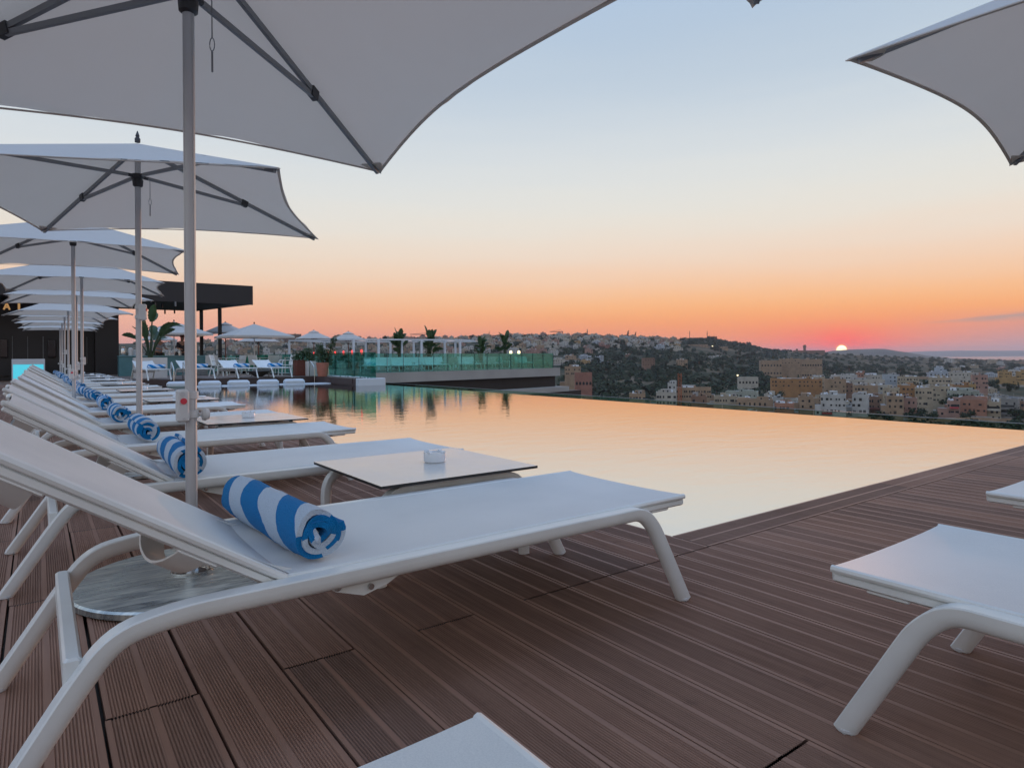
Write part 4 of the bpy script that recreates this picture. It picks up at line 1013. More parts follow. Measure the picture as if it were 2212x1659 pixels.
# white pergola frame on the terrace
pg = empty('pergola', (0, 0, 0), 0, 'long open white pergola frame on the terrace behind the glass', 'pergola')
def pp(x, D, z): u, v = cw((x-PX)/F*D, D); return (u, v, z)
zt = 1+(773-737)*43/F
posts = [(625, 42), (701, 46), (764, 40), (790, 46), (818, 40), (843.6, 46), (868, 42), (894, 48), (910.5, 42), (960.7, 43), (984, 48), (994, 43), (1045, 48)]
for x, D in posts:
    u, v, _ = pp(x, D, 0); mb = MB(); mb.box(u-.06, u+.06, v-.06, v+.06, ZD, zt); mb.build('post', MT['render_white'], pg)
def beam(p, q, z0=-.0, w=.05):
    mb = MB(); P_, Q_ = Vector(p), Vector(q); mb.tube([P_, Q_], 0, prof=[(-w, -w*.9), (w, -w*.9), (w, w*.9), (-w, w*.9)], smooth=False); mb.build('beam', MT['render_white'], pg)
Zb = zt+.04
beam(pp(625, 42, Zb), pp(764, 40, Zb)); beam(pp(701, 46, Zb), pp(790, 46, Zb)); beam(pp(764, 40, Zb), pp(910.5, 42, Zb)); beam(pp(790, 46, Zb+.004), pp(1045, 48, Zb+.004)); beam(pp(910.5, 42, Zb), pp(994, 43, Zb)); beam(pp(625, 42, Zb+.01), pp(701, 46, Zb+.01)); beam(pp(764, 40, Zb+.01), pp(790, 46, Zb+.01)); beam(pp(868, 42, Zb+.01), pp(894, 48, Zb+.01)); beam(pp(960.7, 43, Zb+.01), pp(984, 48, Zb+.01)); beam(pp(994, 43, Zb+.01), pp(1045, 48, Zb+.01))
# banana plants of the terrace, benches, low tables, lamps
for i, (x, ytop, D) in enumerate(((863, 717, 42), (927, 715, 43), (1040, 730, 46), (1090, 722, 48))):
    u, v, _ = pp(x, D, 0); h = 1+(hy(x)-ytop)*D/F-ZD-.34
    strelitzia((u, v, ZD+.34), h*1.14, 26, 40+i, 'upright banana plant in a bowl on the terrace, %s from the left' % ['first', 'second', 'third', 'last'][i], 'bowl', .30, 'banana plants on the terrace wing')
def make_bench():
    root = empty('outdoor_sofa')
    mb = MB(); mb.bbox(-1.0, 1.0, -.38, .38, .34, .46, .03); mb.build('seat', MT['sling'], root)
    mb = MB(); mb.prism([(.30, .46), (.44, .98), (.50, .98), (.38, .46)], -1.0, 1.0, 'x'); mb.build('backrest', MT['sling'], root)
    for sx in (-1, 1):
        for sy in (-1, 1): mb = MB(); mb.tube([(sx*.97, sy*.42, 0), (sx*.97, sy*.36, .40)], .028, 8); mb.build('leg', MT['white_metal'], root)
    return root
BN = Kit(make_bench())
bl = ['first', 'second', 'third', 'fourth', 'fifth', 'sixth', 'seventh', 'eighth', 'ninth', 'tenth']
for i, (x, D, rz) in enumerate(((812, 37, -50), (838, 39, 170), (875, 37.5, 10), (905, 41, -60), (945, 40, 10), (985, 44, 100), (1015, 43, 10), (1050, 45, 200), (1085, 48, 10), (1132, 50, 10))):
    u, v, _ = pp(x, D, 0); BN.put((u, v, ZD), R(rz+8), 'white outdoor sofa behind the terrace glass, %s from the left' % bl[i], 'sofa', 'white sofas on the terrace wing', scale=.82)
for i, (x, D) in enumerate(((855, 38.5), (893, 39), (962, 41), (1030, 44), (1100, 47))):
    u, v, _ = pp(x, D, 0); DT.put((u, v, ZD), R(12), 'small white table behind the terrace glass, %s from the left' % bl[i], 'table', 'white tables on the terrace wing', scale=(.9, .9, .6))
for i, x in enumerate((1103.5, 1121)):
    u, v, _ = pp(x, 50, 0); mb = MB(); mb.cyl(0, 0, 0, 1.1, .02, 6); o = mb.build('terrace_lamp', MT['dark_plastic'], None, (u, v, ZD)); mb = MB(); mb.lathe([(.05, .98), (.10, 1.02), (.10, 1.22), (.05, 1.26), (0, 1.26)], 12); mb.build('lamp_shade', MT['lamp_glow'], o)
    tag(o, 'glowing yellow lamp on the terrace, %s one of two' % ['left', 'right'][i], 'lamp', 'glowing terrace lamps')

# ================================================================ land, town, trees (metres)
COL = [(-900, 741, 1700), (260, 742, 1700), (400, 739, 1700), (560, 736, 1700), (700, 733, 1700), (800, 733, 1700), (943, 732, 1700), (1056, 729, 1700), (1155, 726, 1700), (1254, 726, 1700), (1333, 731, 1700), (1437, 734, 1750),
       (1500, 733, 1900), (1549, 736, 1900), (1617, 747, 2000), (1651, 755, 2100), (1700, 759, 2200), (1782, 764, 2300), (1900, 770, 2500), (2000, 773, 2600), (2066, 774.5, 2600), (2130, 777, 2600), (2212, 779, 2600), (3400, 781, 2600)]
def colv(x):
    for (a_, b_) in zip(COL[:-1], COL[1:]):
        if a_[0] <= x <= b_[0]:
            t = (x-a_[0])/(b_[0]-a_[0]); return a_[1]*(1-t)+b_[1]*t, a_[2]*(1-t)+b_[2]*t
    return COL[0][1:] if x < COL[0][0] else COL[-1][1:]
def sstep(t): t = max(0, min(1, t)); return t*t*(3-2*t)
def gz(x, D):
    ys, Ds = colv(x); zs = .88+(hy(x)-ys)*Ds/F
    zb = -37 + 3*noise.noise(Vector((x*.004, D*.004, 1)))
    D0 = 620 if x < 1500 else 620 + min((x-1500)/500, 1)*500
    if D <= Ds:
        t = (D-D0)/(Ds-D0); z = zb + (zs-zb)*(sstep(t)*.55 + max(0, min(1, t))*.45)
    else:
        z = zs + (-75-zs)*sstep((D-Ds)/1600)
    if D > 250: z += 2.5*noise.noise(Vector((x*.012, D*.006, 5)))*min(1, (D-250)/400)*(1 if D < Ds*.9 else .4)
    return z
xs = [-900+ i*60 for i in range(0, 18)] + [200 + i*16 for i in range(0, 140)] + [2440 + i*80 for i in range(12)]
Ds_ = [55, 90, 140, 200, 260] + [300*1.055**i for i in range(52)]
mb = MB(1.0); vs = []; fs = []
for x in xs:
    for D in Ds_: u, v = at(x, D); vs.append((u, v, gz(x, D)))
n = len(Ds_)
for i in range(len(xs)-1):
    for j in range(n-1): fs.append((i*n+j, (i+1)*n+j, (i+1)*n+j+1, i*n+j+1))
mb.add(vs, fs, 0, True)
def land_mat():
    m = bpy.data.materials.new('dry_land'); m.use_nodes = True; t = m.node_tree; p = t.nodes['Principled BSDF']
    co = N(t, 'ShaderNodeTexCoord')
    n1 = N(t, 'ShaderNodeTexNoise'); n1.inputs['Scale'].default_value = .012; n1.inputs['Detail'].default_value = 9; t.links.new(co.outputs['Object'], n1.inputs[0])
    n2 = N(t, 'ShaderNodeTexNoise'); n2.inputs['Scale'].default_value = .09; n2.inputs['Detail'].default_value = 6; t.links.new(co.outputs['Object'], n2.inputs[0])
    f_ = M(t, 'ADD', M(t, 'MULTIPLY', n1.outputs[0], .65), M(t, 'MULTIPLY', n2.outputs[0], .35))
    t.links.new(RAMP(t, f_, [(.38, (.022, .032, .016, 1)), (.5, (.055, .052, .030, 1)), (.58, (.13, .095, .058, 1)), (.72, (.20, .155, .11, 1))]), p.inputs['Base Color'])
    p.inputs['Roughness'].default_value = .95; p.inputs['Specular IOR Level'].default_value = .1; return m
MT['land'] = land_mat()
tag(mb.build('terrain', MT['land'], fix=False), 'dry valley floor and hillsides', kind='structure')
mb = MB(1.0); mb.add([(-30000, -30000, -52), (60000, -30000, -52), (60000, 60000, -52), (-30000, 60000, -52)], [(0, 1, 2, 3)])
MT['sea'] = mat('sea', (.05, .08, .12), .12, spec=.9); tag(mb.build('sea', MT['sea']), 'strip of calm sea', kind='structure')
def ridge(name, pts, D, thick, m, lab, base=-60):
    mb = MB(1.0); vs = []; fs = []; P_ = []
    for (a_, b_) in zip(pts[:-1], pts[1:]):
        for i in range(8):
            t = i/8; P_.append((a_[0]+(b_[0]-a_[0])*t, a_[1]+(b_[1]-a_[1])*t))
    P_.append(pts[-1]); rows = [(-.5, 0), (-.42, .25), (-.3, .5), (-.17, .75), (-.05, .96), (0, 1), (.2, .85), (.5, 0)]
    for x, y in P_:
        y += .5*noise.noise(Vector((x*.06, 3, D)))
        z1 = .88+(hy(x)-y)*D/F
        for q, h in rows:
            DD = D+q*thick + thick*.05*noise.noise(Vector((x*.02, q*5, 1))); u, v = at(x, DD); vs.append((u, v, base+(z1-base)*h))
    n = len(rows)
    for i in range(len(P_)-1):
        for j in range(n-1): fs.append((i*n+j, (i+1)*n+j, (i+1)*n+j+1, i*n+j+1))
    mb.add(vs, fs, 0, True); tag(mb.build(name, m, fix=False), lab, kind='structure')
MT['far_land'] = mat('far_land', (.10, .085, .06), .95, var=.35, vscale=.004)
ridge('hill', [(1700, 768), (1782, 761), (1800, 757.5), (1840, 755), (1892, 753.5), (1912, 754), (1930, 757), (1960, 761.5), (2000, 768), (2050, 773)], 4300, 1500, MT['far_land'], 'long low hill the sun sets behind')
ridge('island', [(1850, 768), (1940, 761.5), (1990, 759), (2030, 758.2), (2080, 757.2), (2130, 757.8), (2212, 757.4), (2400, 757), (2700, 760)], 14000, 2500, MT['far_land'], 'far hazy island beyond the sea')
# roads
MT['road'] = mat('road', (.12, .115, .12), .85, var=.1, vscale=.1)
def road(pts, w, lab):
    mb = MB(1.0); vs = []; fs = []; fine = []
    for (a_, b_) in zip(pts[:-1], pts[1:]):
        for i in range(10): t = i/10; fine.append((a_[0]+(b_[0]-a_[0])*t, a_[1]+(b_[1]-a_[1])*t))
    fine.append(pts[-1])
    for i, (x, D) in enumerate(fine):
        q0 = Vector(at(*fine[max(i-1, 0)])); q1 = Vector(at(*fine[min(i+1, len(fine)-1)])); d_ = (q1-q0).normalized(); n_ = Vector((-d_.y, d_.x))
        c = Vector(at(x, D)); z = gz(x, D)+.9
        for s in (-1, 1): vs.append((c.x+n_.x*s*w/2, c.y+n_.y*s*w/2, z))
    for i in range(len(fine)-1): fs.append((2*i, 2*i+1, 2*i+3, 2*i+2))
    mb.add(vs, fs); tag(mb.build('road', MT['road']), lab, kind='structure')
road([(2180, 500), (2120, 560), (2060, 640), (2030, 800), (2018, 1000), (2003, 1250)], 17, 'pale road climbing away at the right')
road([(2300, 520), (2120, 560), (2060, 640)], 15, 'side road at the right edge')

WALLC = {'cream': (.42, .35, .25), 'tan': (.36, .25, .16), 'orange': (.38, .20, .085), 'white': (.50, .49, .46), 'pink': (.38, .23, .18), 'salmon': (.40, .20, .13), 'brown': (.25, .15, .10), 'grey': (.28, .27, .25), 'ochre': (.42, .27, .11), 'pale': (.47, .43, .36), 'green': (.36, .38, .32), 'red': (.32, .15, .11), 'blue': (.40, .44, .48)}
HM = {k_: mat('wall_'+k_, tuple(q*.80 for q in c), .9, var=.22, vscale=.22) for k_, c in WALLC.items()}
MT['win'] = mat('window_dark', (.02, .022, .025), .25); MT['roofgrey'] = mat('roof_grey', (.33, .31, .29), .9, var=.2, vscale=.3); MT['tank'] = mat('water_tank', (.6, .62, .65), .5)
MT['blue_tarp'] = mat('blue_awning', (.05, .16, .30), .7); MT['red_tarp'] = mat('red_awning', (.30, .03, .03), .7)
def clutter(mb, w, d_, h, rg):
    """wings, set-back roof rooms, yard walls"""
    for q in range(rg.randint(4, 8)):
        ww, dd, hh = rg.uniform(.8, w*.38), rg.uniform(.8, d_*.45), rg.uniform(.6, 2.9); x = rg.uniform(-w/2+.5, w/2-ww-.5); y = rg.uniform(-d_/2+1, d_/2-dd-.5)
        mb.box(x, x+ww, y, y+dd, h+.13, h+hh, rg.choice((0, 0, 2, 2, 3)))
        if hh > 2: mb.box(x+ww*.3, x+ww*.3+.8, y-.05, y+.1, h+.9, h+1.9, 1)
    for q in range(rg.randint(1, 2)):
        s = rg.choice((-1, 1)); ww = rg.uniform(2.5, 5); hh = h*rg.uniform(.3, .75); dd = d_*rg.uniform(.4, .8); y0 = rg.uniform(-d_/2-1.5, d_/2-dd)
        x0, x1 = (w/2+.004, w/2+ww) if s > 0 else (-w/2-ww, -w/2-.004); mb.box(x0, x1, y0, y0+dd, -8, hh, 0); mb.box((x0+x1)/2-.6, (x0+x1)/2+.5, y0-.05, y0+.1, hh*.4, hh*.4+1.3, 1)
        mb.box(x0+.3, x1-.3, y0+.3, y0+dd-.3, hh+.003, hh+.1, 2)
    mb.box(-w/2-2, w/2+3, -d_/2-4.3, -d_/2-4, -8, rg.uniform(1.2, 2.4), rg.choice((0, 2)))
    for k_ in range(rg.randint(1, 3)): x = rg.uniform(-w*.4, w*.4); mb.tube([(x, 0, h), (x, 0, h+rg.uniform(2.5, 4))], .07, 3, mi=2)
    for s in (-1, 1):
        for k_ in range(3):
            if rg.random() < .4: continue
            y = rg.uniform(-d_*.4, d_*.4); z = rg.uniform(1.5, h-1.5); mb.box(s*w/2-.07, s*w/2+.07, y-.45, y+.45, z-.6, z+.6, 1)
def hbody(mb, w, d_, h, rg, storeys, roofstuff=True, win=True, z0=-6):
    """wall body with parapet; material slots: wall, window, roof, tank"""
    mb.box(-w/2, w/2, -d_/2, d_/2, z0, h, 0)
    p = .35
    mb.box(-w/2-.05, w/2+.05, -d_/2-.05, -d_/2+p, h+.003, h+.9, 0); mb.box(-w/2-.05, w/2+.05, d_/2-p, d_/2+.05, h+.003, h+.9, 0)
    mb.box(-w/2-.05, -w/2+p, -d_/2+p, d_/2-p, h+.003, h+.9, 0); mb.box(w/2-p, w/2+.05, -d_/2+p, d_/2-p, h+.003, h+.9, 0)
    mb.box(-w/2+p, w/2-p, -d_/2+p, d_/2-p, h+.003, h+.12, 2)
    for q in range(1, storeys): mb.box(-w/2-.12, w/2+.12, -d_/2-.12, -d_/2-.004, h*q/storeys-.1, h*q/storeys+.1, 0)
    if roofstuff:
        for q in range(rg.randint(1, 3)):
            x = rg.uniform(-w*.42, w*.3); y = rg.uniform(-d_*.4, d_*.1); mb.box(x, x+rg.uniform(1, 3), y, y+rg.uniform(.3, 2), h+.13, h+rg.uniform(.9, 1.9), rg.choice((0, 2, 3)))
        a_ = rg.uniform(-w*.3, w*.2); b_ = rg.uniform(-d_*.2, d_*.2); ww = rg.uniform(2.2, 4.5); mb.box(a_, a_+ww, b_, b_+ww, h+.13, h+2.6, 0)
        for k_ in range(rg.randint(1, 3)):
            x = rg.uniform(-w*.42, w*.42); y = rg.uniform(-d_*.4, d_*.4); mb.lathe([(.55, h+.13), (.6, h+1.6), (.2, h+1.9), (0, h+1.9)], 7, 3, c=(x, y))
    if win:
        sh = h/storeys
        for s in range(storeys):
            n_ = max(2, int(w/2.7))
            for k_ in range(n_):
                if rg.random() < .22: continue
                x = -w/2 + w*(k_+.5)/n_ + rg.uniform(-.3, .3); ww = rg.choice((.4, .5, .8)); hh = rg.choice((.5, .65, .9)); z = sh*(s+.52)+rg.uniform(-.25, .25)
                mb.box(x-ww, x+ww, -d_/2-.04, -d_/2+.1, z-hh, z+hh, 1)
            for sx in (-1, 1):
                n2 = max(1, int(d_/4.5))
                for k_ in range(n2):
                    if rg.random() < .35: continue
                    y = -d_/2+d_*(k_+.5)/n2; z = sh*(s+.52); mb.box(sx*w/2-.07, sx*w/2+.07, y-.55, y+.55, z-.75, z+.75, 1)
HV = {}
def hvar(colr, k_):
    """shared meshes for the small far houses"""
    if (colr, k_) in HV: return HV[(colr, k_)]
    rg = random.Random(hash((k_, len(colr))) & 0xffff); rg = random.Random(k_*31+len(colr)*7)
    st_ = rg.choice((2, 2, 3, 3)); w, d_ = rg.uniform(10, 17), rg.uniform(9, 13); h = 3.1*st_
    mb = MB(1.0); hbody(mb, w, d_, h, rg, st_)
    if k_ % 2 == 0: clutter(mb, w, d_, h, rg)
    else:
        w2 = w*.55; mb.box(-w/2-w2*.6, -w/2-.004, -d_/2+1, d_/2-2, -6, h*.62, 0); mb.box(-w/2-w2*.5, -w/2-w2*.2, -d_/2+.93, -d_/2+1.1, h*.2, h*.42, 1)
    o = mb.build('town_house', [HM[colr], MT['win'], MT['roofgrey'], MT['tank']]); HV[(colr, k_)] = Kit(o); return HV[(colr, k_)]
def face_yaw(x, D, off=0):
    u, v = at(x, D); return math.atan2(-u, v) + off      # local -y faces back to the viewer
occupied = []
def far_house(x, D, colr, k_, lab, group, rg, dz=0, s=1):
    u, v = at(x, D)
    for (a_, b_) in occupied:
        if (a_-u)**2+(b_-v)**2 < (11*s)**2: return False
    occupied.append((u, v)); hvar(colr, k_).put((u, v, gz(x, D)+dz), face_yaw(x, D, rg.choice((-.5, -.2, 0, .15, .4))+R(rg.uniform(-6, 6))), lab, 'house', group, sc_=1.0, scale=s)
    return True

FR = {'A': (2450, 1120, 4.424), 'B': (2850, 1150, 5.0286), 'C': (3150, 1150, 5.0275), 'D': (2000, 1120, 4.424), 'E': (1600, 1100, 4.424)}
def fx(f, x, y): a_, b_, s = FR[f]; return (a_+x/s)/1.5886, (b_+y/s)/1.5886
def near_house(f, x0, x1, yt, D, colr, st_, lab, deep=None, yaw=0, extra=None, nm='town_house', cat='house', wn=None, arch=False, rs=True, seed=0):
    X0, Y0 = fx(f, x0, yt); X1, _ = fx(f, x1, yt); xc = (X0+X1)/2; w = (X1-X0)*D/F*.97; z0 = gz(xc, D); zt_ = .88+(hy(xc)-Y0)*D/F - .9
    h = max(zt_-z0, 4.0); d_ = deep or min(max(9, w*.7), 16)
    u, v = at(xc, D+d_*.5); occupied.append((u, v)); rg = random.Random(seed+int(x0)+int(yt))
    root = empty(nm, (u, v, z0), face_yaw(xc, D, yaw), lab, cat, None, sc_=1.0)
    mb = MB(1.0); hbody(mb, w, d_, h, rg, st_, rs, False, -8); (clutter(mb, w, d_, h, rg) if D < 800 and not arch else None); mb.build('wall', [HM[colr], MT['win'], MT['roofgrey'], MT['tank']], root)
    sh = h/st_ if (wn and arch) else min(3.4, h/st_); n_ = (int(wn*1.35)+1 if wn and not arch else wn) or max(2, int(w/2.8))
    for s in range(st_):
        z = h-sh*(s+.55)
        for k_ in range(n_):
            if rg.random() < (0 if arch else .2): continue
            x = -w/2+w*(k_+.5)/n_+(0 if arch else rg.uniform(-.5, .5)); ww = rg.choice((.4, .5, .7)); hh = rg.choice((.5, .65, .8))
            if arch: ww = 1.1 if D > 800 else .8
            mb = MB(1.0)
            if arch:
                mb.prism([(x-ww, z-1.2), (x+ww, z-1.2)]+[(x+ww*math.cos(t), z+.3+ww*math.sin(t)) for t in [math.pi*q/6 for q in range(7)]], -d_/2-.08, -d_/2+.1, 'y')
            else: mb.box(x-ww, x+ww, -d_/2-.06, -d_/2+.1, z-hh, z+hh)
            wf = mb.build('window', MT['win'], root)
    if extra: extra(root, w, d_, h)
    return root
def awning(m, fx0, fx1, z, dz=.8, out=2.0):
    def f_(root, w, d_, h):
        mb = MB(1.0); mb.prism([(-d_/2-out, z), (-d_/2-.01, z+dz), (-d_/2-.01, z+dz+.15), (-d_/2-out, z+.15)], w*fx0, w*fx1, 'x'); mb.build('awning', m, root)
    return f_
def balcony(zs, fx0=-.45, fx1=.45, col='pale'):
    def f_(root, w, d_, h):
        for z in zs:
            mb = MB(1.0); mb.box(w*fx0, w*fx1, -d_/2-1.6, -d_/2-.07, z, z+.25); mb.box(w*fx0, w*fx1, -d_/2-1.6, -d_/2-1.45, z+.253, z+1.2); mb.build('balcony', HM[col], root)
            mb = MB(1.0); mb.box(w*fx0*.9, w*fx1*.9, -d_/2-.09, -d_/2+.05, z+.26, z+2.5); mb.build('glazed_opening', MT['win'], root)
    return f_
def gable(root, w, d_, h):
    mb = MB(1.0); mb.prism([(-w/2, h+.91), (w/2, h+.91), (w*.12, h+3.2), (-w*.12, h+3.2)], -d_/2, -d_/2+.6, 'y'); mb.build('gable', HM['pink'], root)
NH = [
 ('A', 700, 1010, 520, 950, 'tan', 2, 'left wing of the long stone convent, rows of arches above the dark trees', 30, .10, None, 7, True),
 ('A', 1005, 1290, 492, 958, 'tan', 2, 'plain middle block of the long stone convent', 30, .10, None, 4, False),
 ('A', 1285, 1615, 498, 952, 'tan', 2, 'right wing of the long stone convent with tall loggias', 30, .10, None, 9, True),
 ('A', 360, 655, 772, 640, 'pale', 2, 'pale mansion with arched openings standing alone below the convent trees', 14, .1, None, 6, True),
 ('A', 865, 1610, 795, 560, 'orange', 2, 'long bright orange apartment block below the convent', 14, .05, balcony([2.2], .05, .12, 'grey'), 9, False),
 ('A', 1450, 1675, 765, 590, 'cream', 3, 'cream house rising behind the right end of the orange block', 12, 0, None, None, False),
 ('A', 190, 655, 990, 430, 'green', 1, 'long low building with a pale greenish wall', 14, -.1, None, None, False),
 ('A', 0, 345, 1060, 400, 'cream', 1, 'flat roofed cream building with small windows below the greenish wall', 12, 0, None, 6, False),
 ('A', 760, 880, 1035, 395, 'pale', 1, 'plain pale stair tower beside the pool glass', 8, 0, None, None, False),
 ('A', 880, 1045, 1085, 405, 'white', 1, 'low white annex right of the pale stair tower', 10, 0, None, None, False),
 ('A', 920, 1200, 1168, 365, 'salmon', 1, 'low orange washed house with one dark door', 10, 0, None, 3, False),
 ('A', 1285, 1485, 1062, 380, 'tan', 2, 'tan house with boarded windows left of the white house', 10, .1, None, None, False),
 ('A', 345, 880, 1110, 380, 'tan', 1, 'long tan terrace wall with flat roofs behind the pool edge', 12, 0, None, 5, False),
 ('A', 1630, 1985, 1035, 372, 'white', 3, 'bright white house with a red striped awning', 11, 0, awning(MT['red_tarp'], -.45, -.05, 3.2), 4, False),
 ('A', 1680, 1980, 800, 520, 'tan', 3, 'tan house with an arched garage behind the white house', 12, .1, None, None, False),
 ('B', 395, 635, 1030, 372, 'white', 3, 'tall white house with a shadowless plain front, two windows per floor', 11, -.1, None, 2, False),
 ('B', 635, 830, 1060, 385, 'brown', 2, 'reddish brown house with a dark lean-to roof at its foot', 10, 0, awning(MT['rust'], -.5, .5, 4.6, .6, 3), 2, False),
 ('B', 965, 1225, 1050, 372, 'tan', 3, 'tan house with faded brick patches behind dark shrubs', 11, .1, None, 2, False),
 ('B', 1215, 1470, 1085, 374, 'pink', 2, 'pinkish house with a wide dark garage door', 10, 0, balcony([.4], -.1, .4, 'pink'), 2, False),
 ('B', 1470, 1745, 915, 392, 'cream', 3, 'cream house with a round blue glazed arch', 12, 0, awning(MT['blue_tarp'], -.35, 0, 2.6, 1.4, 1.0), 3, False),
 ('B', 400, 785, 870, 470, 'tan', 2, 'tan house with blue shutters in the middle of the town', 12, .05, None, 4, False),
 ('B', 780, 935, 860, 480, 'pale', 3, 'pale apartment slab with stacked small balconies', 12, .3, balcony([2, 5], -.4, .4, 'pale'), None, False),
 ('B', 915, 1170, 915, 440, 'cream', 2, 'low cream house with a bright blue tarpaulin on the roof', 10, 0, awning(MT['blue_tarp'], .1, .5, 5.5, .8, 1.5), 2, False),
 ('B', 1170, 1480, 870, 470, 'orange', 2, 'orange brown house with red roof terrace', 11, 0, None, 3, False),
 ('B', 20, 440, 690, 620, 'white', 2, 'row of white roof huts at the left top of the town', 12, 0, None, 6, False),
 ('B', 440, 565, 648, 640, 'salmon', 2, 'small salmon coloured cube house among white roofs', 9, 0, None, 2, False),
 ('B', 565, 900, 690, 640, 'pale', 2, 'pale houses with dark roof terraces behind the salmon cube', 10, 0, None, 5, False),
 ('B', 905, 1170, 680, 610, 'blue', 2, 'bluish white house in the upper middle of the town', 10, 0, None, 3, False),
 ('B', 1170, 1500, 715, 590, 'cream', 2, 'long cream terrace with a white open porch on top', 10, 0, None, 5, False),
 ('B', 0, 350, 830, 520, 'brown', 2, 'brown house with weathered stone front left in the town', 12, .1, None, 4, False),
 ('B', 350, 900, 770, 560, 'pale', 1, 'long pale wall of terraced houses behind the tan house', 12, 0, None, 6, False),
 ('C', 205, 545, 735, 520, 'cream', 3, 'wide cream terrace with rows of small dark windows', 12, 0, None, 5, False),
 ('C', 215, 495, 632, 600, 'blue', 2, 'stepped bright white house with a small tower on top of the town', 10, 0, None, 3, False),
 ('C', 290, 430, 560, 604, 'blue', 3, 'white tower room of the stepped house', 7, 0, None, 1, False),
 ('C', 270, 565, 880, 440, 'cream', 3, 'cream house with a balcony recess left of the orange terrace', 11, 0, None, 3, False),
 ('C', 565, 885, 862, 470, 'orange', 2, 'deep orange terraced house at the right of the town', 11, 0, None, 3, False),
 ('C', 885, 985, 850, 460, 'ochre', 2, 'narrow ochre house with a long vertical recess', 10, 0, None, 1, False),
 ('C', 940, 1165, 690, 500, 'pink', 3, 'pink topped corner house with rust coloured side beside the road', 12, .1, None, 3, False),
 ('C', 560, 935, 742, 540, 'pale', 2, 'pale houses with white satellite dishes above the orange terrace', 11, 0, None, 5, False),
 ('C', 575, 930, 640, 640, 'pale', 2, 'pale flat roofs left of the big dark tree', 10, 0, None, 4, False),
 ('C', 0, 285, 910, 455, 'cream', 3, 'cream block at the centre of the town with tall blank wall', 12, .1, None, 3, False),
 ('C', 540, 1010, 960, 430, 'green', 2, 'low greyish green houses below the orange terrace', 10, 0, None, 5, False),
 ('C', 680, 1165, 1115, 372, 'salmon', 2, 'big salmon pink house with a low gabled roof', 13, -.15, gable, 5, False),
 ('C', 515, 705, 1135, 366, 'pink', 2, 'small pink house with a red awning left of the gabled house', 9, 0, awning(MT['red_tarp'], -.3, .4, 6.3, .8, 1), 3, False),
 ('C', 1155, 1400, 1150, 368, 'cream', 3, 'house with an open roof terrace and white balcony band', 10, 0, balcony([5.2], -.48, .48, 'pale'), 2, False),
 ('C', 1390, 1700, 1100, 376, 'grey', 3, 'greyish house with two deep dark balconies', 12, -.1, balcony([2.4, 5.6], -.4, .4, 'grey'), 2, False),
 ('C', 1695, 1840, 1140, 392, 'brown', 3, 'plain brownish house at the right edge', 12, -.2, None, 2, False),
 ('C', 1400, 1590, 628, 760, 'ochre', 2, 'ochre flats right of the road', 12, .1, None, 4, False),
 ('C', 1580, 1705, 600, 790, 'white', 2, 'white flats between two ochre blocks right of the road', 12, 0, None, 3, False),
 ('C', 1700, 1850, 625, 720, 'ochre', 3, 'ochre flats cut by the right edge', 12, 0, None, 4, False),
 ('E', 1490, 1740, 698, 560, 'tan', 2, 'tan block on the slope right of the terrace end', 12, 0, None, 4, False),
 ('E', 1640, 1905, 792, 470, 'red', 2, 'reddish villa with arched loggia right of the terrace end', 12, .05, None, 5, True),
 ('E', 1580, 2190, 432, 1250, 'red', 3, 'long red stone building below the crowded ridge', 20, 0, None, 14, False),
 ('D', 645, 705, 425, 1050, 'brown', 5, 'lone square brown tower among dark trees', 8, 0, None, 1, False),
 ('D', 895, 1085, 480, 900, 'brown', 3, 'square brown house with a pale roof hut in the trees', 14, .1, None, 3, False),
 ('D', 1415, 1590, 505, 950, 'tan', 2, 'tan farmhouse at the edge of the dark wood', 14, 0, None, 3, False),
 ('D', 1285, 1418, 865, 440, 'white', 1, 'small white tower house with domes beside the orange crane', 8, 0, None, 1, False),
 ('D', 1300, 1940, 930, 445, 'tan', 2, 'long tan building with a row of small openings behind the crane', 12, 0, None, 12, False),
 ('D', 700, 945, 1020, 380, 'tan', 1, 'tan house with sloping solar heater roof at the pool edge', 10, 0, None, 3, False),
 ('D', 1110, 1405, 1000, 375, 'pale', 2, 'cream house with stepped roof at the pool edge left of the crane', 10, 0, None, 4, False),
 ('D', 1640, 1875, 1060, 368, 'brown', 1, 'brown hut with a dark opening right of the crane', 10, 0, None, 2, False),
 ('D', 550, 780, 152, 1620, 'white', 3, 'large white apartment block on the ridge under the two tall pines', 14, 0, None, 6, False),
 ('D', 780, 1110, 170, 1610, 'blue', 3, 'row of bluish white flats on the ridge', 14, 0, None, 8, False),
 ('D', 1100, 1272, 182, 1600, 'pink', 4, 'pinkish flats at the right end of the built up ridge', 14, 0, None, 5, False),
 ('D', 1270, 1450, 318, 1300, 'white', 2, 'white villa with terraces half way down the slope', 12, 0, None, 5, False),
 ('D', 1318, 1485, 268, 1400, 'ochre', 2, 'cream villa above the white villa on the slope', 12, 0, None, 5, False),
 ('D', 1600, 1900, 372, 1450, 'tan', 2, 'left half of the long terrace of tan houses under the bare hill', 12, 0, None, 9, False),
 ('D', 1900, 2200, 368, 1450, 'tan', 2, 'right half of the long terrace of tan houses under the bare hill', 12, 0, None, 9, False),
 ('D', 1910, 2150, 475, 1180, 'white', 2, 'white terrace with slanted solar roofs behind the dark wood', 12, 0, None, 7, False),
]
for k_, (f, x0, x1, yt, D, c, st_, lab, dp, yw, ex, wn, ar) in enumerate(NH):
    near_house(f, x0, x1, yt, D, c, st_, lab, dp, yw, ex, wn=wn, arch=ar, rs=(wn is None or w_ if (w_ := (k_ % 3 != 0)) else False), seed=k_)
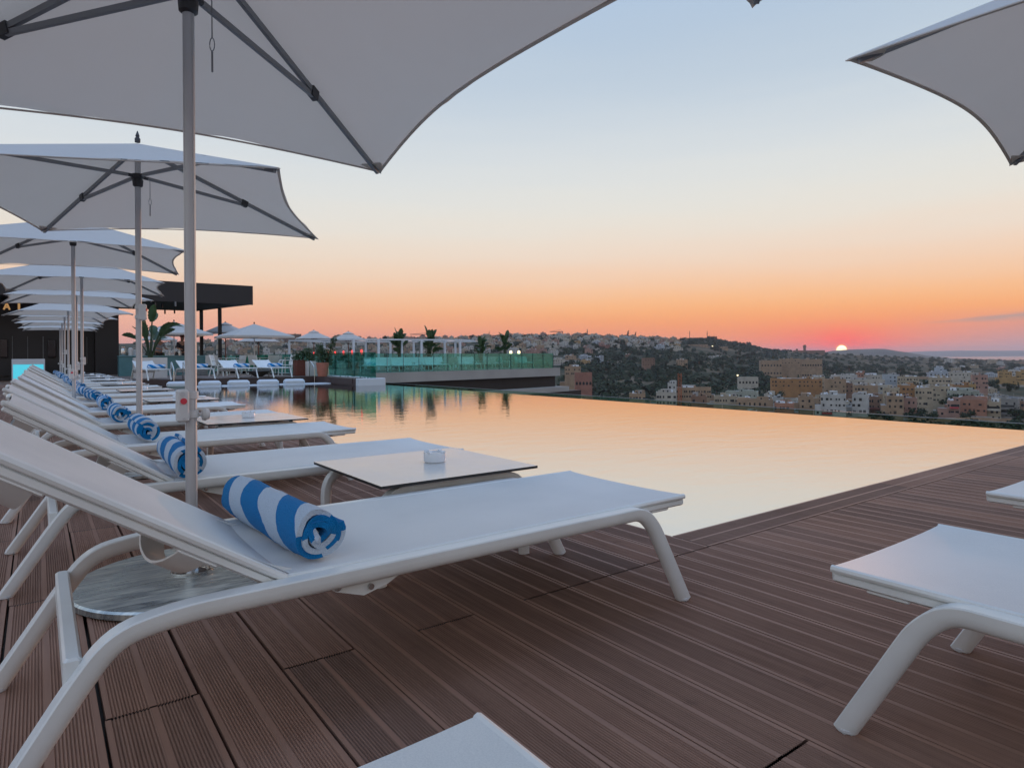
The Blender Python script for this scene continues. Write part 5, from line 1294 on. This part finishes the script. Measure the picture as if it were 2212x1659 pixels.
# big flats on the skyline left, observatory, crane, masts
def simple_block(x0, x1, yt, D, colr, st_, lab, wn, dp=18):
    xc = (x0+x1)/2; w = (x1-x0)*D/F; z0 = gz(xc, D); h = .88+(hy(xc)-yt)*D/F-z0-.9; u, v = at(xc, D); occupied.append((u, v))
    root = empty('apartment_block', (u, v, z0), face_yaw(xc, D), lab, 'building', sc_=1.0); mb = MB(1.0); rg = random.Random(int(x0)); hbody(mb, w, dp, h, rg, st_, True, True, -8)
    mb.build('wall', [HM[colr], MT['win'], MT['roofgrey'], MT['tank']], root)
simple_block(612, 650, 722, 1500, 'brown', 8, 'tall stepped apartment block on the skyline above the pergola', 6)
simple_block(600, 614, 728, 1490, 'brown', 6, 'narrow apartment block left of the stepped block on the skyline', 3)
simple_block(572, 592, 729, 1520, 'brown', 6, 'apartment block on the skyline behind the right white umbrella', 4)
ob = empty('observatory', (*at(1752, 2050), gz(1752, 2050)-6), face_yaw(1745, 2050), 'round topped tower on a long building left of the sun', 'building', sc_=1.0)
mb = MB(1.0); mb.box(-80, 60, -8, 8, -10, 24); mb.box(-70, -30, -9, -3, -10, 19); mb.build('wall', HM['brown'], ob)
mb = MB(1.0); mb.lathe([(6, 20), (6, 36), (7.5, 37), (7.5, 42), (6.5, 46), (4, 48.5), (0, 49)], 16, c=(-28, 0)); mb.build('tower', HM['brown'], ob); ob.scale = (.66, .66, .72)
mb = MB(1.0); mb.lathe([(5, 20), (5, 30), (2, 32), (0, 32)], 12, c=(-62, 0)); mb.build('turret', HM['brown'], ob)
def crane(x, ybase_, ytop_, D, jib, lab, colr, jibr=0):
    z0 = gz(x, D)-2; u, v = at(x, D); zt_ = .88+(hy(x)-ytop_)*D/F; root = empty('tower_crane', (u, v, z0), face_yaw(x, D, jibr), lab, 'crane', sc_=1.0); H_ = zt_-z0; w = max(1.0, D*.0011)
    mb = MB(1.0)
    for sx in (-1, 1):
        for sy in (-1, 1): mb.tube([(sx*w, sy*w, 0), (sx*w, sy*w, H_)], w*.16, 4)
    k_ = 0; z = 0
    while z < H_-2*w:
        for s in (-1, 1):
            mb.tube([(-w, s*w, z), (w, s*w, z+2*w)], w*.11, 4); mb.tube([(w, s*w, z), (-w, s*w, z+2*w)], w*.11, 4); mb.tube([(s*w, -w, z), (s*w, w, z+2*w)], w*.11, 4)
        z += 2*w
    mb.build('mast', colr, root)
    if jib:
        mb = MB(1.0); mb.tube([(-jib, 0, H_*.97), (jib*.3, 0, H_*.93)], w*.45, 4); mb.tube([(-jib, 0, H_*.975), (0, 0, H_+w*2), (jib*.3, 0, H_*.935)], w*.15, 4); mb.build('jib', colr, root)
        mb = MB(1.0); mb.box(jib*.22, jib*.3, -w, w, H_*.93-w*2, H_*.93-w*.3); mb.build('counterweight', MT['dark_plastic'], root)
MT['crane_orange'] = mat('crane_orange', (.32, .08, .02), .6, var=.3, vscale=.3)
crane(1468, 0, 806, 398, 0, 'orange red lattice tower rising at the infinity edge', MT['crane_orange'])
crane(1210, 0, 716, 1650, 26, 'thin tower crane on the ridge left of the slim mast', MT['dark_plastic'])
crane(925, 0, 722, 1600, 44, 'long armed crane on the skyline behind the second terrace plant', MT['dark_plastic'])
def mast(x, yt, yb, D, lab, wd=1.0):
    u, v = at(x, D); zt_ = .88+(hy(x)-yt)*D/F; z0 = gz(x, D)-1; mb = MB(1.0); H_ = zt_-z0
    mb.tube([(0, 0, 0), (0, 0, H_)], [wd, wd*.5], 6); mb.box(-wd*1.6, wd*1.6, -.6, .6, H_*.62, H_*.70)
    mb.box(-wd*1.3, wd*1.3, -.5, .5, H_*.80, H_*.86); tag(mb.build('radio_mast', MT['dark_plastic'], None, None), lab, 'mast', 'radio masts on the ridge').location = (u, v, z0)
mast(1269, 711, 722, 1680, 'slim radio mast on the built up ridge right of the crane', 1.2)
mast(1490, 715, 730, 1880, 'left one of two radio masts on the bare hill', .9)
mast(1528, 714, 730, 1890, 'right one of two radio masts on the bare hill', .9)
mast(1057, 715, 727, 1680, 'short mast on the skyline above the third terrace plant', .6)

# random houses on the slopes
ZONES = [ # x range, D range, count, colours, group label, label parts
 (290, 620, 700, 1500, 16, 'far left slope seen under the white umbrellas'), (620, 830, 560, 1600, 20, 'slope seen through the pergola posts'),
 (820, 1060, 800, 1620, 28, 'slope seen between the terrace plants'), (1050, 1300, 950, 1680, 40, 'crowded ridge right of the terrace plants'),
 (1290, 1480, 1250, 1700, 18, 'ridge below the two radio masts'), (2010, 2212, 1000, 1900, 12, 'plain near the coast at the right'),
 (1785, 2150, 385, 760, 78, 'dense town below the far hill'), (1480, 1800, 375, 480, 16, 'lower town just beyond the infinity edge')]
cn_ = {'cream': 'cream', 'tan': 'tan', 'white': 'white', 'pale': 'pale stone', 'grey': 'grey', 'ochre': 'yellowish', 'pink': 'pinkish', 'blue': 'bluish white'}
rg = random.Random(77); nhouse = 0
for (xa, xb, Da, Db, cnt, txt) in ZONES:
    tries = 0; got = 0
    while got < cnt and tries < cnt*12:
        tries += 1; x = rg.uniform(xa, xb); D = rg.uniform(Da**.5, Db**.5)**2
        ys, Dz = colv(x)
        if D > Dz*.985: continue
        c = rg.choices(list(cn_), [5, 4, 4, 6, 2, 2, 2, 2])[0]; k_ = rg.randint(0, 3)
        if far_house(x, D, c, k_, '%s flat roofed house on the %s' % (cn_[c], txt), 'houses on the %s' % txt, rg, 0, rg.uniform(.55, .85) if 'town' in txt else rg.uniform(.85, 1.3)): got += 1; nhouse += 1
# the smallest, farthest houses as one mass
mb = MB(1.0); MM = ['cream', 'tan', 'white', 'pale', 'grey', 'pink']
for k_ in range(650):
    xa, xb, Da, Db = rg.choice(((290, 620, 900, 1650), (620, 1060, 900, 1650), (800, 1300, 1100, 1690), (1050, 1300, 1150, 1690), (1290, 1470, 1350, 1720)))
    x = rg.uniform(xa, xb); D = rg.uniform(Da, Db); u, v = at(x, D)
    if D > colv(x)[1]*.99 or any((a_-u)**2+(b_-v)**2 < 90 for a_, b_ in occupied): continue
    occupied.append((u, v)); T = Matrix.Translation((u, v, gz(x, D))) @ Matrix.Rotation(face_yaw(x, D)+rg.uniform(-.6, .6), 4, 'Z'); w = rg.uniform(3.5, 7.5); dd = rg.uniform(3.5, 6); h = rg.choice((5, 6.2, 7.5, 9)); c = rg.randint(0, 5)
    mb.box(-w, w, -dd, dd, -5, h, c, T=T); mb.box(-w*.3, w*.2, -dd*.3, dd*.4, h-.1, h+2.3, c, T=T)
    for q in range(rg.randint(2, 5)):
        a_ = rg.uniform(-w*.8, w*.8); z = rg.choice((1.6, 4.6))+rg.uniform(-.3, .3); mb.box(a_-.6, a_+.6, -dd-.05, -dd+.1, z-.8, z+.8, 6, T=T)
tag(mb.build('distant_town', [HM[c] for c in MM]+[MT['win']]), 'mass of tiny flat roofed houses on the far slopes', 'town', kind='stuff')
rg = random.Random(31)
for q, (x0, x1, D, h, lab) in enumerate(((1600, 1760, 362, 3, 'long stone retaining wall just beyond the pool glass'), (1770, 1950, 361, 2.4, 'stone yard wall at the foot of the white houses'), (1960, 2200, 356, 2.2, 'stone yard wall among the dark bushes at the right'),
        (1850, 2010, 780, 4, 'pale field wall below the far hill, nearer one'), (1880, 2020, 950, 4, 'pale field wall below the far hill, farther one'), (1640, 1720, 520, 3, 'low wall in front of the pale mansion'))):
    mb = MB(1.0); vs = []
    for i in range(25):
        x = x0+(x1-x0)*i/24
        for (dD, dz) in ((0, -4), (0, h+rg.uniform(-.3, .3)), (.6, h), (.6, -4)): u, v = at(x, D+dD+4*noise.noise(Vector((x*.02, q, 0)))); vs.append((u, v, gz(x, D)+dz))
    mb.add(vs, [(i*4+a_, i*4+a_+1, i*4+a_+5, i*4+a_+4) for i in range(24) for a_ in range(3)]); tag(mb.build('stone_wall', HM['tan']), lab, 'wall')
# trees
def make_tree(seed, h=9.0, kind=0):
    rg = random.Random(seed); root = empty('tree', sc_=1.0)
    mb = MB(1.0); mb.tube([(0, 0, -1.5), (.15, .1, h*.25), (0, .2, h*.5)], [.35, .28, .15], 6)
    for k_ in range(4):
        a_ = k_*1.6+rg.random(); mb.tube([(0, .1, h*.3), (math.cos(a_)*h*.2, math.sin(a_)*h*.2, h*.58)], [.16, .05], 5)
    mb.build('trunk', MT['wood'], root)
    mb = MB(1.0); cl = []
    for k_ in range(9 if kind == 0 else 7):
        if kind == 0: cl.append((Vector((rg.uniform(-.34, .34)*h, rg.uniform(-.34, .34)*h, rg.uniform(.22, .70)*h)), rg.uniform(.16, .25)*h))
        else: cl.append((Vector((rg.uniform(-.05, .05)*h, rg.uniform(-.05, .05)*h, (.2+.115*k_)*h)), (.13-.014*k_)*h))
    for c, r_ in cl:
        for q in range(70 if kind == 0 else 50):
            d_ = Vector((rg.gauss(0, 1), rg.gauss(0, 1), rg.gauss(0, .8))).normalized(); p_ = c + d_*r_*rg.uniform(.45, 1.08)
            n_ = (d_+Vector((rg.uniform(-.6, .6), rg.uniform(-.6, .6), rg.uniform(-.2, .8)))).normalized(); t1 = n_.cross(Vector((.3, .5, .8))).normalized(); t2 = n_.cross(t1); s = rg.uniform(.30, .62)
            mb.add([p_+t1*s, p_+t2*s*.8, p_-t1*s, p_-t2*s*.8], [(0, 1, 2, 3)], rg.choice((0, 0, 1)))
    mb.build('crown', [MT['tree_leaf'], MT['tree_leaf2']], root, fix=False); return root
MT['tree_leaf'] = mat('tree_leaf', (.020, .034, .014), .8, spec=.2); MT['tree_leaf2'] = mat('tree_leaf_pale', (.030, .042, .019), .8, spec=.2)  # two leaf greens, the second slightly paler, mixed at random
TK = [Kit(make_tree(s)) for s in (1, 2, 3, 4)]; TC = [Kit(make_tree(s, 11, 1)) for s in (5, 6)]
TREEZ = [ # x range, D range, count, text, cypress share
 (1215, 1330, 640, 1150, 40, 'dark wood below the long red building', .05), (1330, 1640, 640, 1250, 88, 'wide dark wood left of the convent', .06), (1230, 1500, 400, 560, 32, 'grove just beyond the infinity edge', .04),
 (1600, 1800, 570, 900, 40, 'trees round the convent and the orange block', .05), (1500, 1640, 1300, 2000, 34, 'bare hill right of the radio masts', 0), (1780, 1960, 780, 1300, 34, 'dark trees under the setting sun', 0),
 (1960, 2212, 600, 1700, 26, 'fields at the right', .1), (560, 1200, 1000, 1690, 60, 'left hillside among the houses', .1), (1200, 1500, 1200, 1740, 46, 'ridge among the houses', .12)]
nt0 = 0; rg = random.Random(5)
def plant(x, D, kit, lab, grp, s):
    u, v = at(x, D); kit.put((u, v, gz(x, D)-1.2), rg.uniform(0, 6.28), lab, 'tree', grp, sc_=1.0, scale=s)
for (xa, xb, Da, Db, cnt, txt, cy) in TREEZ:
    for k_ in range(int(cnt*.62)):
        x = rg.uniform(xa, xb); D = rg.uniform(Da**.5, Db**.5)**2; kit = rg.choice(TC) if rg.random() < cy else rg.choice(TK)
        far_ = 1 + max(0, (D-700))/3000
        plant(x, D, kit, '%s tree in the %s' % ('narrow dark' if kit in TC else 'dark round', txt), 'trees of the %s' % txt, rg.uniform(.8, 1.5)*far_)
for (x, D, s, lab) in ((1265, 395, 1.3, 'tree close behind the infinity edge left of the orange street lamp'), (1388, 372, 1.25, 'dark round tree at the pool edge left of the cream stepped house'), (1405, 366, .8, 'small dark tree right of the round tree at the pool edge'),
    (1988, 372, 1.1, 'dark tree between the cream block and the small pink house'), (2065, 430, 1.7, 'largest dark tree clump above the salmon gabled house'), (2083, 432, 1.5, 'dark tree just right of the largest clump'), (2048, 425, 1.2, 'dark tree just left of the largest clump'),
    (1990, 560, 2.3, 'big round dark tree on the hilltop left of the road'), (1932, 392, .9, 'small tree beside the reddish brown house'), (1655, 470, 1.6, 'dark tree right of the pale mansion'), (1675, 500, 1.5, 'dark tree at the left end of the orange block'), (1640, 480, 1.5, 'dark tree in front of the pale mansion'),
    (1222, 320, 1.2, 'dark tree hugging the end of the terrace wing'), (1968, 362, .9, 'dark bush at the pool edge below the cream block'), (1890, 362, .9, 'dark bush at the pool edge below the tan brick house'), (1915, 360, .8, 'second dark bush below the tan brick house'), (2015, 358, .9, 'dark bush below the small pink house'), (2090, 358, .9, 'dark bush at the foot of the gabled house'), (2195, 360, 1.2, 'dark tree at the right edge beside the plain brown house'), (2180, 640, 1.4, 'dark tree in front of the ochre flats'), (2150, 620, 1.2, 'tree beside the road at the right')):
    plant(x, D, TK[int(x) % 4], lab, None, s)
for (x, D, s, lab) in ((1357, 1650, 1.35, 'left one of the two tall pines on the ridge'), (1373, 1650, 1.15, 'right one of the two tall pines on the ridge')): plant(x, D, TC[0], lab, None, s*1.6)
# thick wood and scrub that nobody could count
def wood(name, zones, lab, seed):
    rg = random.Random(seed); mb = MB(1.0)
    for (xa, xb, Da, Db, cnt, r0) in zones:
        for k_ in range(cnt):
            x = rg.uniform(xa, xb); D = rg.uniform(Da**.5, Db**.5)**2; u, v = at(x, D); z = gz(x, D); r_ = r0*rg.uniform(.6, 1.3)
            for q in range(26):
                d_ = Vector((rg.gauss(0, 1), rg.gauss(0, 1), abs(rg.gauss(0, .7)))).normalized(); p_ = Vector((u, v, z))+d_*r_*rg.uniform(.7, 1.05); t1 = d_.cross(Vector((.3, .5, .8))).normalized(); t2 = d_.cross(t1); s = r_*rg.uniform(.22, .42)
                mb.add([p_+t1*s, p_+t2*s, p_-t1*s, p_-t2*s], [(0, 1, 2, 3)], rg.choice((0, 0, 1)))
    tag(mb.build(name, [MT['tree_leaf'], MT['tree_leaf2']], fix=False), lab, 'woodland', kind='stuff')
wood('woodland', [(1215, 1640, 600, 1250, 560, 6.5), (1600, 1900, 700, 1500, 260, 6), (1480, 1700, 1500, 2150, 420, 6), (1700, 2212, 1300, 2500, 380, 6), (250, 1250, 650, 1690, 620, 5), (1250, 1500, 1150, 1740, 220, 5), (1050, 1300, 1150, 1700, 260, 6), (1220, 1330, 330, 600, 120, 4), (1240, 2212, 300, 350, 260, 3)], 'dark woods and scrub covering the valley and slopes', 9)
# street lights that are already lit
mb = MB(1.0); mb.tube([(0, 0, 0), (0, 0, 7)], .08, 5); lpo = mb.build('street_lamp', MT['dark_plastic']); mb = MB(1.0); mb.lathe([(.3, 6.8), (.55, 7.1), (.4, 7.5), (0, 7.6)], 8); mb.build('lamp_head', MT['lamp_glow'], lpo); SL = Kit(lpo)
for (x, y, D, s, lab) in ((1253.5, 862, 330, 1, 'orange street lamp lit just above the infinity edge'), (1593, 811, 620, 1.5, 'small orange light left of the pale mansion'), (1539, 748, 1400, 2.4, 'bright white light on the dark hillside'), (1056, 740, 1500, 2.2, 'bright light beside the third terrace plant')):
    u, v = at(x, D); z = .88+(hy(x)-y)*D/F-7.1*s; SL.put((u, v, z), 0, lab, 'street lamp', 'street lamps already lit', sc_=1.0, scale=s)
# ================================================================ air
HAZE = 6.5e-5
if HAZE:
    mb = MB(1.0); P_ = [at(-1800, 15500), at(4600, 15500), at(6000, -60), at(-3600, -60)]
    mb = MB(1.0); mb.box(-9000, 17500, -400, 17500, -76, 150)
    m = bpy.data.materials.new('haze'); m.use_nodes = True; t = m.node_tree; t.nodes.clear()
    pv = N(t, 'ShaderNodeVolumePrincipled'); pv.inputs['Color'].default_value = (.80, .84, .95, 1); pv.inputs['Density'].default_value = HAZE; pv.inputs['Anisotropy'].default_value = .3
    oo = N(t, 'ShaderNodeOutputMaterial'); t.links.new(pv.outputs[0], oo.inputs['Volume'])
    h = mb.build('haze', m); tag(h, 'thin evening haze in the air', kind='stuff')
    sc.cycles.volume_max_steps = 64
